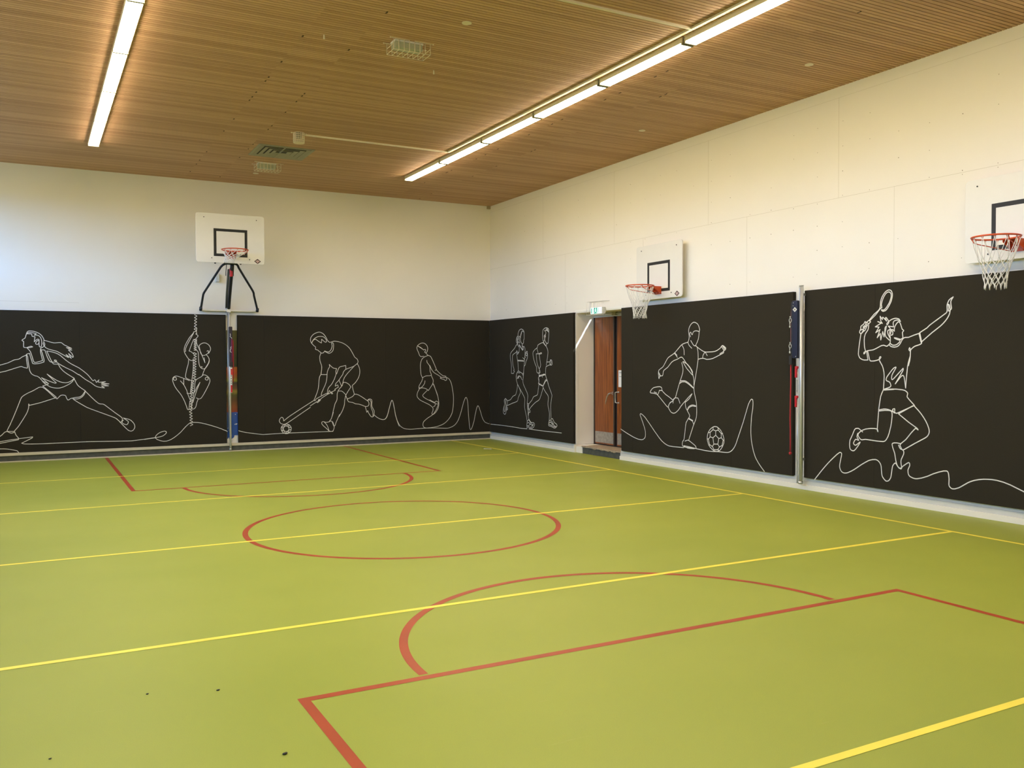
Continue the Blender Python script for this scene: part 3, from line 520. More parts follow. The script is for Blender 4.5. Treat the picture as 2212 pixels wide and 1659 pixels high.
 'hockey':('B','hockey_player_drawing','-4122,2127;-4141,2167;-4145,2189;-4144,2214;-4138,2237;-4131,2251;-4111,2280;-4098,2294;-4086,2306;-4055,2326;-4022,2341;-3995,2350;-3971,2355;-3958,2355;-3946,2354;-3918,2345;-3889,2330;-3877,2321;-3854,2298;-3825,2258;-3790,2190;-3774,2170;-3756,2155;-3746,2150;-3736,2149;-3726,2151;-3662,2171;-3640,2174;-3601,2170;-3556,2163;-3490,2144;-3447,2126;-3406,2102;-3365,2071;-3329,2037;-3301,2001;-3255,1922;-3223,1862;-3213,1846;-3203,1836;-3168,1811;-3159,1802;-3153,1793;-3144,1771;-3141,1750;-3147,1729;-3163,1697/-4122,2130;-4095,2183;-4076,2207;-4052,2229;-4025,2247;-4012,2254;-3985,2263;-3956,2268;-3924,2269;-3891,2265;-3877,2261;-3853,2245;-3833,2225;-3820,2205;-3815,2194;-3811,2172;-3811,2164;-3818,2154;-3829,2149;-3834,2150;-3862,2169;-3913,2211;-3918,2134;-3957,2154;-4028,2203;-4043,2209;-4053,2210;-4071,2201;-4087,2187;-4100,2168;-4116,2135/-4122,2127;-4070,2073;-4045,2058;-4041,2052;-4040,2044;-4044,2013;-4041,2005;-4034,1999;-3993,1988;-3972,1966;-3932,1940;-3926,1928;-3908,1926;-3880,1932;-3874,1937;-3860,1959;-3853,1961;-3839,1957;-3783,1928;-3766,1923;-3753,1924;-3739,1928;-3715,1941;-3694,1959;-3686,1970;-3672,1996;-3665,2030;-3662,2081;-3663,2105;-3665,2122;-3670,2129;-3679,2136;-3688,2140;-3697,2141;-3702,2139;-3703,2130;-3694,2085;-3694,2070;-3697,2054;-3714,2005;-3721,1992;-3737,1973;-3756,1957;-3766,1953;-3776,1951;-3787,1951;-3818,1958;-3853,1971/-3932,1923;-3953,1868;-3956,1854;-3957,1821;-3951,1769;-3947,1751;-3927,1699;-3922,1683;-3918,1656;-3917,1628;-3919,1593;-3931,1491/-3691,314;-4592,316;-4859,313;-5108,307;-5141,310;-5271,330;-5449,361;-5501,374;-5586,401/-3757,519;-3801,507;-3831,504;-3846,507;-3890,523;-3901,524;-3909,521;-3917,515;-3923,508;-3926,499;-3927,490;-3925,481;-3919,470;-3893,437;-3832,383;-3771,324;-3795,399;-3814,443;-3836,473;-3875,514/-3769,519;-3742,526;-3725,526;-3709,519;-3694,507;-3690,499;-3676,465;-3666,422;-3664,403;-3665,386;-3675,352;-3687,326;-3693,321;-3709,316;-3727,315;-3744,317;-3771,324/-3679,706;-3706,624;-3724,578;-3740,553;-3769,519/-3546,659;-3628,488;-3640,440;-3648,431;-3664,420/-3707,508;-3672,421/-2946,931;-2919,956;-2910,963;-2900,965;-2875,962;-2862,956;-2851,948;-2845,938;-2842,919;-2848,839;-2845,814;-2838,792;-2803,728;-2796,707;-2794,684;-2796,660;-2804,616;-2810,601;-2816,594;-2825,588;-2836,585;-2847,585;-2856,588;-2867,597;-2879,610;-2911,657;-2923,682;-2938,720;-2957,685;-2975,747;-2987,804/-2946,926;-2918,944;-2908,948;-2900,948;-2891,943;-2882,936;-2867,914;-2863,903;-2862,886;-2866,819;-2864,797;-2859,775;-2834,710;-2828,690;-2824,656;-2823,605/-2797,627;-2756,590;-2732,572;-2686,545;-2656,532;-2626,523;-2596,520;-2570,524;-2546,534;-2536,542;-2526,555;-2516,571;-2499,608;-2483,657;-2444,804;-2415,891;-2405,913;-2396,924;-2387,920;-2379,904;-2371,882;-2359,837;-2351,801;-2329,661;-2316,595;-2275,465;-2254,411;-2234,367/-4158,917;-4348,802;-4563,668;-4625,626;-4703,563;-4708,599;-4714,619;-4726,631;-4740,638;-4748,637;-4756,633;-4764,625;-4780,606;-4788,586;-4790,565;-4785,546;-4781,537;-4767,520;-4749,507;-4727,499;-4703,495;-4690,495;-4664,503;-4636,516;-4580,550;-4159,823/-4553,402;-4561,361;-4572,343;-4589,325;-4608,312;-4617,308;-4638,304;-4659,305;-4683,311;-4707,321;-4717,328;-4734,345;-4746,366;-4753,388;-4756,412;-4756,424;-4753,435;-4742,455;-4734,464;-4716,479;-4694,491;-4682,495;-4657,499;-4644,498;-4630,495;-4604,486;-4584,473;-4570,455;-4559,436;-4555,423;-4553,402/-4595,404;-4606,377;-4616,363;-4630,354;-4655,351;-4680,356;-4695,366;-4701,373;-4710,391;-4713,409;-4709,425;-4694,445;-4671,458;-4654,460;-4637,456;-4615,442;-4606,428;-4595,404/-4553,428;-4607,430;-4598,485;-4654,460;-4682,500;-4699,442;-4750,444;-4713,400;-4745,368;-4692,361;-4675,306;-4633,351;-4599,316;-4604,371;-4553,394/-3952,1771;-3922,1681;-3915,1643;-3917,1611;-3934,1489;-3958,1452;-3966,1426;-3976,1353;-3985,1250;-3994,1196;-4003,1161;-4015,1126;-4035,1073;-4081,968;-4071,956;-4068,953;-4064,954;-4059,958;-4043,983;-4025,998;-3966,1030;-3834,1094;-3811,1103;-3807,1101;-3801,1084;-3797,1082;-3768,1093;-3712,1121/-3935,1488;-3804,1485/-4161,915;-4085,961/-4162,850;-4080,901;-4036,925;-4029,926;-4007,914;-4002,914;-3998,918;-3991,942;-3987,948;-3938,988;-3924,1005;-3783,1092/-4036,929;-4014,935;-4001,942;-3996,950;-3983,980;-3980,982;-3978,977;-3974,934;-3959,982;-3957,981;-3956,976;-3952,954/-3931,1064;-3927,1093;-3923,1112;-3849,1269;-3830,1316;-3819,1365;-3811,1412;-3807,1448;-3804,1509;-3795,1555;-3780,1597;-3750,1646;-3757,1694;-3708,1646;-3689,1631;-3669,1619;-3647,1612;-3602,1607;-3614,1577;-3620,1556;-3620,1544;-3616,1506;-3617,1493;-3628,1455;-3653,1390;-3675,1347;-3699,1305;-3721,1274;-3758,1238;-3768,1226;-3782,1202;-3793,1177;-3798,1151;-3799,1124;-3797,1102;-3795,1098;-3787,1091;-3782,1090;-3779,1092;-3767,1151;-3761,1157;-3753,1151;-3712,1090;-3702,1088;-3693,1090;-3691,1093;-3693,1099;-3711,1122;-3712,1128;-3708,1132;-3676,1142;-3630,1165;-3643,1176;-3645,1179;-3644,1182;-3621,1197;-3569,1223;-3575,1255;-3578,1263;-3583,1268;-3591,1268;-3600,1264;-3633,1245;-3627,1290;-3622,1300;-3612,1312;-3569,1352;-3550,1374;-3525,1416;-3474,1485;-3469,1497;-3458,1536;-3452,1547;-3436,1566;-3409,1592/-3602,1500;-3573,1581;-3561,1607;-3550,1627;-3543,1635;-3534,1642;-3490,1655;-3408,1672;-3405,1592;-3322,1623;-3258,1644;-3242,1651;-3209,1672;-3159,1710/-3221,1664;-3373,1506;-3420,1449;-3439,1419;-3453,1388;-3459,1373;-3480,1277;-3484,1260;-3490,1250;-3498,1249;-3507,1262;-3557,1375/-3468,1325;-3422,1321;-3398,1313;-3371,1299;-3347,1282;-3336,1272;-3300,1225;-3362,1136;-3413,1053;-3436,949;-3440,877;-3443,859;-3457,811;-3476,760;-3500,710;-3560,613/-3461,1318;-3483,1271;-3498,1242;-3505,1232;-3533,1204;-3566,1163;-3571,1154;-3570,1146;-3561,1143;-3508,1143;-3491,1138;-3476,1128;-3460,1114;-3413,1067/-3573,1147;-3588,1110;-3595,1085;-3597,990;-3600,967;-3606,948;-3635,896;-3643,878;-3656,833;-3709,618/-3155,1706;-3125,1650;-3114,1621;-3105,1574;-3105,1525;-3109,1491;-3122,1443;-3135,1413;-3153,1381;-3176,1347;-3202,1315;-3227,1290;-3269,1256;-3254,1162;-3225,1070;-3250,1040;-3269,1022;-3307,1004;-3374,976/-3413,1053;-3368,939;-3360,926;-3349,916;-3335,910;-3263,900;-3205,870;-3132,862;-3100,852;-3052,835;-2999,812;-2986,809;-2965,807;-2944,811;-2935,814;-2921,827;-2911,843;-2909,852;-2909,875;-2915,899;-2925,916;-3051,1004;-3106,1037;-3138,1055;-3159,1063;-3189,1071;-3225,1070'),
 'skipper':('B','skipping_child_drawing','-2651,532;-2619,520;-2600,518;-2575,520;-2563,523;-2554,529;-2532,554;-2512,587;-2494,633;-2438,828;-2415,899;-2404,920;-2400,925;-2396,926;-2386,918;-2374,895;-2313,599;-2303,558;-2280,490;-2251,429;-2235,401;-2218,378;-2202,361;-2183,346;-2141,321;-2119,312;-2095,304;-2068,299;-1986,291;-1921,291;-1682,301;-1605,302;-1408,297;-1144,281;-1102,281;-1061,287;-1011,302;-985,312;-960,325;-937,339;-917,355;-897,374;-879,395;-848,440;-818,505;-777,615;-718,815;-704,855;-684,903;-672,926;-661,943;-650,951;-641,946;-631,931;-623,911;-611,869;-602,761;-590,561;-569,326;-564,285;-558,257;-548,233;-543,227;-537,227;-529,232;-515,250;-500,281;-477,343;-455,411;-411,612;-393,678;-375,731;-365,750;-354,757;-344,749;-332,730;-321,704;-290,620;-258,515;-247,485;-225,441;-212,420;-198,401;-183,385;-167,373;-147,364;-92,346;-51,338/-1133,1400;-1089,1383;-1075,1376;-1064,1367;-1051,1353;-1029,1318;-1011,1279;-1003,1253;-989,1195;-972,1103;-962,1038;-957,973;-956,897;-959,818;-965,748;-973,683;-980,651;-989,621;-999,595;-1026,543;-1042,519;-1080,472;-1128,426;-1155,406;-1182,388;-1211,372;-1274,348;-1339,330;-1373,323;-1447,313;-1511,307;-1596,304;-1626,307;-1649,314;-1668,326;-1675,334;-1683,353;-1687,374;-1686,399;-1679,425;-1673,437;-1661,450;-1647,464;-1613,492;-1573,520;-1475,576;-1449,599/-1612,1933;-1590,1950;-1578,1964;-1569,1990;-1566,2006;-1564,2035;-1568,2062;-1579,2087;-1595,2109;-1618,2130;-1645,2145;-1659,2148;-1691,2150;-1721,2144;-1736,2139;-1765,2123;-1789,2105;-1804,2087;-1818,2058;-1820,2042;-1817,2026;-1810,2006;-1782,1948;-1762,1896;-1752,1878;-1741,1865;-1727,1857;-1701,1858;-1655,1865/-1803,2089;-1722,2050;-1674,2011;-1663,2005;-1654,2004;-1627,2012;-1620,2011;-1613,2003;-1611,1996;-1612,1983;-1616,1978;-1636,1962;-1638,1956;-1635,1951;-1604,1930;-1580,1903;-1562,1886;-1550,1880;-1512,1869;-1502,1862;-1491,1849;-1470,1813;-1441,1754;-1383,1626;-1369,1590;-1366,1577;-1368,1571;-1392,1553/-1789,2081;-1655,1999/-1567,1878;-1632,1854;-1661,1837;-1687,1816;-1698,1804;-1707,1791;-1715,1773;-1723,1751;-1734,1705;-1739,1657;-1737,1604;-1726,1478;-1718,1449;-1696,1401;-1643,1424;-1607,1437;-1583,1440;-1526,1441;-1502,1444;-1487,1451;-1483,1464;-1488,1481;-1506,1519;-1512,1538;-1516,1628;-1520,1649;-1530,1667;-1580,1728;-1585,1746;-1588,1775/-1520,1665;-1494,1607;-1477,1578;-1454,1544;-1427,1514;-1391,1489;-1332,1458;-1255,1409/-1366,1572;-1298,1505;-1264,1477;-1228,1450;-1211,1441;-1197,1435;-1133,1424;-1142,1407;-1145,1403;-1151,1400;-1166,1399;-1246,1401;-1267,1393;-1272,1389;-1272,1386;-1268,1382;-1229,1366;-1177,1353;-1157,1333;-1151,1332;-1135,1335;-1127,1340;-1120,1345;-1116,1352;-1115,1360;-1117,1369;-1128,1400/-1684,1395;-1698,1349;-1710,1320;-1760,1243;-1769,1226;-1773,1216;-1778,1171;-1744,1187/-1487,1451;-1445,1361;-1440,1340;-1439,1322;-1440,1304;-1450,1269;-1458,1253;-1472,1229;-1554,1120;-1610,1159;-1626,1166;-1644,1171;-1685,1177;-1719,1178;-1726,1176;-1745,1165;-1685,1217;-1659,1249;-1645,1272;-1641,1283;-1633,1330/-1758,1171;-1805,1089;-1817,1055;-1822,1023;-1821,1007;-1816,991;-1809,976;-1798,961;-1770,932;-1736,907;-1691,884;-1546,816;-1508,792;-1475,765;-1462,751;-1452,738;-1447,728;-1446,705;-1449,683;-1453,669;-1473,623;-1475,612;-1472,605;-1466,600;-1457,595;-1449,594;-1441,595;-1411,615;-1377,647;-1363,664;-1340,699;-1322,738;-1316,758;-1309,802;-1308,847;-1314,899;-1327,965;-1343,1029;-1362,1082;-1427,1235;-1445,1269;-1450,1270;-1453,1265;-1463,1237/-1583,1121;-1650,1061;-1683,1028;-1686,1021;-1687,1012;-1682,996;-1668,979;-1656,969;-1610,940;-1405,840/-1525,914;-1451,876;-1428,865;-1410,859;-1401,861;-1378,881;-1370,884;-1351,877;-1333,864;-1323,850;-1319,834;-1319,827;-1322,822;-1338,819;-1371,823;-1387,832;-1410,848/-1388,816;-1400,791;-1409,777;-1420,769;-1440,762/-1322,806;-1350,739;-1371,696;-1396,658;-1437,603/-1428,1253;-1335,997'),
 'runners':('R','two_runners_drawing','-1575,2113;-1541,2141;-1522,2160;-1512,2178;-1502,2205/-1409,2273;-1402,2309;-1404,2328;-1411,2349;-1423,2370;-1441,2389;-1464,2407;-1477,2413;-1507,2422;-1523,2424;-1557,2425;-1574,2422;-1608,2410;-1636,2395;-1646,2388;-1658,2372;-1665,2355;-1668,2343;-1670,2243;-1668,2220;-1666,2215;-1648,2195;-1639,2142;-1635,2131;-1621,2121;-1595,2110;-1582,2094/-1665,2355;-1603,2382;-1590,2384;-1578,2380;-1568,2374;-1559,2365;-1543,2346;-1530,2325;-1516,2289;-1511,2242;-1509,2237;-1506,2239;-1495,2264;-1489,2270;-1482,2273;-1462,2275;-1454,2274;-1449,2271;-1449,2265;-1451,2257;-1462,2226;-1482,2131/-1502,2205;-1509,2244;-1516,2270;-1535,2306;-1570,2365/-1409,2279;-1382,2278;-1368,2274;-1359,2264;-1340,2237;-1327,2210;-1325,2199;-1326,2177;-1334,2157;-1351,2135;-1362,2124;-1373,2117;-1381,2117;-1387,2125;-1391,2140;-1396,2178;-1395,2195;-1391,2208;-1385,2221;-1361,2261/-1409,2273;-1420,2245;-1422,2227;-1418,2218;-1396,2191;-1395,2182;-1400,2173;-1410,2163;-1448,2135/-1381,2124;-1355,2228/-1381,2104;-1346,2098;-1326,2092;-1312,2082;-1263,2036;-1244,2021;-1216,2005;-1116,1953;-1092,1938;-1071,1918;-1060,1897;-1055,1870;-1055,1853;-1060,1817;-1070,1777;-1098,1700;-1104,1674;-1106,1641;-1106,1604;-1103,1489;-1199,1486;-1227,1523;-1242,1533;-1241,1536;-1235,1538;-1205,1546;-1200,1549;-1201,1553;-1206,1559;-1227,1575/-1353,1968;-1335,1949;-1319,1939;-1219,1907;-1185,1894;-1161,1878;-1149,1860;-1145,1839;-1146,1817;-1156,1749;-1166,1699;-1180,1654;-1186,1638;-1221,1575/-1448,2103;-1458,2068;-1461,2044;-1453,1982;-1448,1962;-1440,1947;-1433,1941;-1420,1937;-1391,1933;-1380,1935;-1371,1941;-1351,1971;-1346,1974;-1342,1971;-1337,1954;-1339,1935;-1351,1917;-1370,1901;-1379,1899;-1389,1901;-1400,1908;-1434,1934/-1339,1903;-1365,1798;-1394,1725;-1398,1707;-1410,1607;-1411,1550;-1409,1545;-1403,1539;-1384,1524;-1353,1494;-1336,1471;-1328,1444;-1322,1399/-1448,2103;-1565,1999;-1581,1987;-1594,1981;-1606,1980;-1617,1985;-1626,1992;-1632,2001;-1634,2009;-1629,2019;-1581,2068;-1579,2078;-1582,2094/-1381,2104;-1441,2051/-1594,1981;-1626,2037;-1637,2052;-1648,2060;-1659,2059;-1671,2051;-1683,2039;-1700,2014;-1704,2000;-1707,1966;-1704,1903;-1685,1771;-1665,1648/-1462,2096;-1541,2036;-1607,1990/-1588,2081;-1611,2057;-1621,2041;-1621,2034;-1619,2026;-1608,2003/-1385,1772;-1646,1761/-1392,1755;-1659,1748/-1606,1822;-1672,1790;-1679,1783;-1685,1771/-1713,1931;-1701,1867;-1699,1835;-1706,1831;-1725,1828/-1732,1899;-1753,1936;-1762,1947;-1773,1953;-1785,1956;-1799,1949;-1804,1943;-1813,1880;-1813,1856;-1810,1834;-1802,1817;-1791,1800;-1751,1751;-1713,1681;-1704,1668;-1698,1662;-1670,1648;-1665,1642;-1655,1610;-1636,1505;-1629,1460;-1624,1403/-1725,1886;-1754,1863;-1763,1858;-1771,1857;-1779,1860;-1793,1879;-1797,1889;-1797,1898;-1793,1905;-1752,1930/-1411,1550;-1511,1512;-1624,1481/-1391,1524;-1419,1506;-1438,1498;-1456,1501;-1485,1512/-1376,1413;-1419,1434;-1430,1437;-1458,1436;-1487,1431;-1505,1424;-1524,1402/-1591,1474;-1624,1448/-2477,2136;-2445,2171;-2441,2181;-2437,2203;-2433,2230;-2431,2289;-2433,2326;-2440,2354;-2447,2367;-2456,2378;-2468,2387;-2500,2403;-2535,2413;-2552,2415;-2588,2415;-2605,2413;-2621,2410;-2650,2397;-2662,2389;-2672,2380;-2677,2370;-2680,2345;-2679,2312;-2673,2241;-2659,2144;-2654,2125;-2648,2111;-2642,2106;-2632,2102;-2609,2099;-2598,2101;-2571,2116;-2557,2127;-2534,2149;-2523,2170;-2513,2201/-2513,2201;-2495,2234;-2492,2244;-2492,2252;-2496,2259;-2535,2280;-2549,2291;-2561,2303;-2563,2309;-2564,2315;-2558,2327;-2549,2338;-2516,2358;-2514,2361;-2527,2366;-2552,2368;-2564,2367;-2598,2359;-2649,2342;-2659,2334;-2670,2320/-2534,2215;-2549,2273/-2499,2245;-2544,2253;-2549,2251;-2548,2244;-2536,2223;-2512,2190;-2477,2143/-2578,2403;-2635,2364;-2663,2342/-2564,2367;-2589,2377;-2606,2380;-2623,2373;-2649,2357/-2649,2400;-2606,2365/-2477,2129;-2383,2114;-2336,2104;-2284,2090;-2261,2083;-2243,2075;-2233,2066;-2222,2033;-2214,2023;-2197,2015;-2130,1990;-2110,1981;-2074,1959;-2058,1948;-2045,1935;-2037,1922;-2035,1905;-2037,1886;-2042,1865;-2056,1825;-2074,1783;-2108,1720;-2122,1700;-2171,1642;-2182,1624;-2186,1607;-2186,1556;-2189,1542;-2194,1533;-2209,1516;-2220,1509;-2233,1505;-2274,1504;-2297,1506;-2317,1510;-2329,1517;-2330,1528;-2324,1541;-2281,1602;-2238,1651;-2227,1668;-2209,1706;-2195,1745;-2185,1789;-2169,1898;-2232,1896;-2272,1897;-2291,1900;-2360,1918;-2387,1915;-2396,1910;-2388,1903;-2380,1898;-2360,1893;-2328,1893;-2272,1897/-2206,2009;-2250,1905/-2294,1889;-2315,1801;-2347,1709;-2353,1680;-2351,1659;-2344,1639;-2337,1630;-2306,1604;-2300,1594;-2298,1585;-2299,1574;-2307,1543/-2285,1535;-2284,1469/-2455,2115;-2562,2047;-2550,2060;-2469,2129/-2598,2101;-2575,2073;-2570,2064;-2569,2054;-2575,2042;-2609,2001;-2619,1988;-2636,1949;-2639,1936;-2640,1922;-2636,1895;-2620,1827;-2598,1744;-2575,1668/-2596,1730;-2671,1730;-2710,1734;-2719,1739;-2722,1748;-2726,1765;-2731,1770;-2741,1772;-2768,1770;-2780,1767;-2787,1762;-2793,1749;-2798,1730;-2801,1708;-2800,1689;-2793,1676;-2779,1670;-2759,1668;-2711,1670;-2688,1669;-2641,1658;-2567,1639;-2552,1604;-2546,1581;-2544,1541;-2545,1472/-2724,1726;-2709,1702;-2709,1697;-2713,1693;-2729,1684;-2737,1682;-2744,1683;-2759,1697;-2771,1718;-2773,1726;-2771,1732;-2765,1738;-2745,1755/-2292,1439;-2531,1471/-2292,1458;-2502,1482/-2401,1448;-2423,1423/-2284,1432;-2268,1410;-2262,1395;-2264,1382;-2281,1334;-2284,1321;-2280,1315;-2260,1296;-2261,1291;-2286,1285;-2342,1279/-2545,1472;-2573,1414;-2616,1356;-2658,1285/-2595,1363;-2562,1370;-2545,1370;-2540,1366;-2530,1340;-2480,1288/-1350,1505;-1321,1444;-1317,1428;-1316,1409;-1321,1368;-1326,1347;-1333,1328;-1353,1290;-1381,1254;-1413,1219;-1569,1086;-1650,1011;-1666,995;-1679,978;-1686,961;-1688,931;-1676,820;-1677,785;-1685,755;-1697,725;-1738,636;-1760,577;-1779,519;-1784,494;-1784,477;-1770,426;-1768,410;-1771,380;-1780,335;-1549,331;-1066,340;-760,341;-472,340;-111,334/-1642,1508;-1622,1416;-1612,1350;-1610,1329;-1612,1308;-1618,1287;-1630,1264;-1648,1242;-1777,1102;-1797,1078;-1810,1056;-1816,1038;-1817,1020;-1815,1002;-1807,946;-1794,886;-1794,866;-1803,794;-1823,678;-1830,609;-1836,587;-1846,566;-1861,546;-1882,526;-1905,508;-1929,492;-1952,481;-1971,478;-2040,481;-2057,480;-2070,475;-2081,469;-2088,461;-2093,453;-2095,445;-2093,435;-2087,423;-2068,400;-2057,390;-2031,375;-1999,363;-1960,355;-1860,344/-1349,1374;-1397,1398;-1435,1425;-1445,1429;-1472,1431;-1499,1427;-1509,1423;-1521,1413;-1534,1400;-1571,1355/-1365,1398;-1408,1391;-1429,1391;-1433,1393;-1434,1398;-1429,1414/-1372,1251;-1360,1180;-1347,1135;-1327,1090;-1314,1068;-1299,1048;-1282,1032;-1265,1023;-1190,1005;-1169,998;-1146,984;-1077,933;-1053,920;-1030,912;-1004,906;-920,891/-1396,1244;-1471,1164;-1483,1146;-1490,1132;-1494,1119;-1496,1105;-1495,1091;-1491,1077;-1480,1060;-1410,982;-1402,965;-1391,930;-1381,914;-1362,900;-1330,887;-1290,877;-1151,849;-920,789/-828,939;-787,915;-776,907;-769,898;-767,882;-778,823;-777,803;-769,781;-733,710;-725,689;-723,674;-724,643;-727,629;-733,618;-741,610;-752,603;-780,592;-792,591;-804,593;-816,599;-837,615;-843,623;-847,637;-848,692;-852,711;-862,730;-902,789;-911,808;-920,845;-920,863;-918,880;-912,895;-901,905;-885,915;-828,939/-828,939;-814,896;-811,882;-811,867;-815,852;-841,805;-844,790;-843,773;-839,757;-798,662;-791,650;-784,644;-778,646;-771,655;-765,666;-759,691;-763,726;-777,787/-870,917;-850,864;-845,847;-844,829;-849,812;-880,761;-886,744;-886,728;-883,712;-868,664/-911,753;-927,721;-927,714;-916,700;-900,690;-894,689;-891,693;-889,700;-886,728/-1864,1099;-1864,1099/-1784,487;-1833,523;-1848,532;-1861,536;-1869,535;-1875,528;-1884,508;-1891,500;-1923,482;-1982,453/-1784,456;-1831,467;-1846,469;-1860,468;-1883,462;-1961,428;-1982,423;-1997,425;-2009,431;-2042,456/-1783,411;-1820,400;-1832,398;-1845,399;-1856,405;-1892,436;-1906,441;-1923,441;-1981,426;-1997,424;-2016,428;-2042,441/-1783,373;-1901,377;-1937,380;-1966,384;-1986,391;-2002,401;-2042,434/-1845,536;-1967,460/-1891,508;-1937,473/-1860,340;-2309,334;-3152,343/-2286,1513;-2287,1460;-2285,1432;-2282,1427;-2265,1414;-2263,1410;-2265,1402;-2282,1375;-2285,1366;-2284,1353;-2271,1310;-2270,1299;-2271,1294;-2284,1277;-2444,1240/-2292,1432;-2532,1483/-2285,1447;-2503,1490/-2402,1448;-2424,1426/-2292,1292;-2430,1251/-2343,1260;-2430,1243/-2546,1516;-2543,1469;-2546,1457;-2554,1442;-2603,1371;-2657,1267;-2673,1241;-2769,1110;-2785,1085;-2789,1074;-2789,1051;-2784,1027;-2756,936;-2747,901;-2742,867;-2741,822;-2743,772;-2755,614/-2603,1363;-2562,1374;-2553,1373;-2537,1363;-2464,1281;-2449,1258;-2444,1236;-2451,1216;-2466,1195;-2486,1175;-2554,1117;-2612,1079;-2636,1059;-2651,1037;-2655,1009;-2651,978;-2637,910;-2636,877;-2644,843;-2684,737;-2692,705;-2694,681;-2693,656;-2684,581/-2588,1352;-2560,1349;-2545,1344;-2512,1312;-2452,1247/-2284,1277;-2247,1158;-2233,1096;-2224,1077;-2210,1060;-2186,1048;-2087,1025;-2060,1015;-2041,1002;-2026,987;-2001,956;-1985,941;-1939,910;-1863,861/-2451,1222;-2412,1144;-2345,1029;-2323,997;-2297,971;-2272,954;-2240,940;-2168,915;-2135,902;-2040,853;-1963,807;-1885,749/-1801,866;-1845,862;-1856,859;-1863,854;-1861,844;-1834,804;-1832,792;-1836,782;-1845,773;-1877,749;-1911,719;-1917,707;-1915,695;-1907,686;-1900,685;-1868,690;-1862,688;-1857,678;-1853,665;-1846,619/-1817,844;-1860,719;-1862,707;-1862,695;-1857,684;-1823,640/-1801,829;-1824,739/-1839,830;-1855,785/-2684,581;-2658,481;-2656,471;-2657,463;-2662,457;-2673,453;-2740,451;-2852,425;-2894,424;-2921,429;-2948,443;-2972,461;-2979,469;-2981,476;-2980,484;-2976,491;-2962,504;-2950,510;-2895,527;-2880,535;-2865,547;-2823,594;-2811,603;-2801,605;-2789,604;-2755,593;-2747,587;-2732,566;-2726,562;-2710,561;-2684,567/-2663,522;-2754,527;-2879,470;-2921,458/-2670,490;-2862,450;-2892,449;-2942,459/-2768,564;-2852,504/-2740,548;-2774,512;-2796,494;-2816,490;-2852,490'),
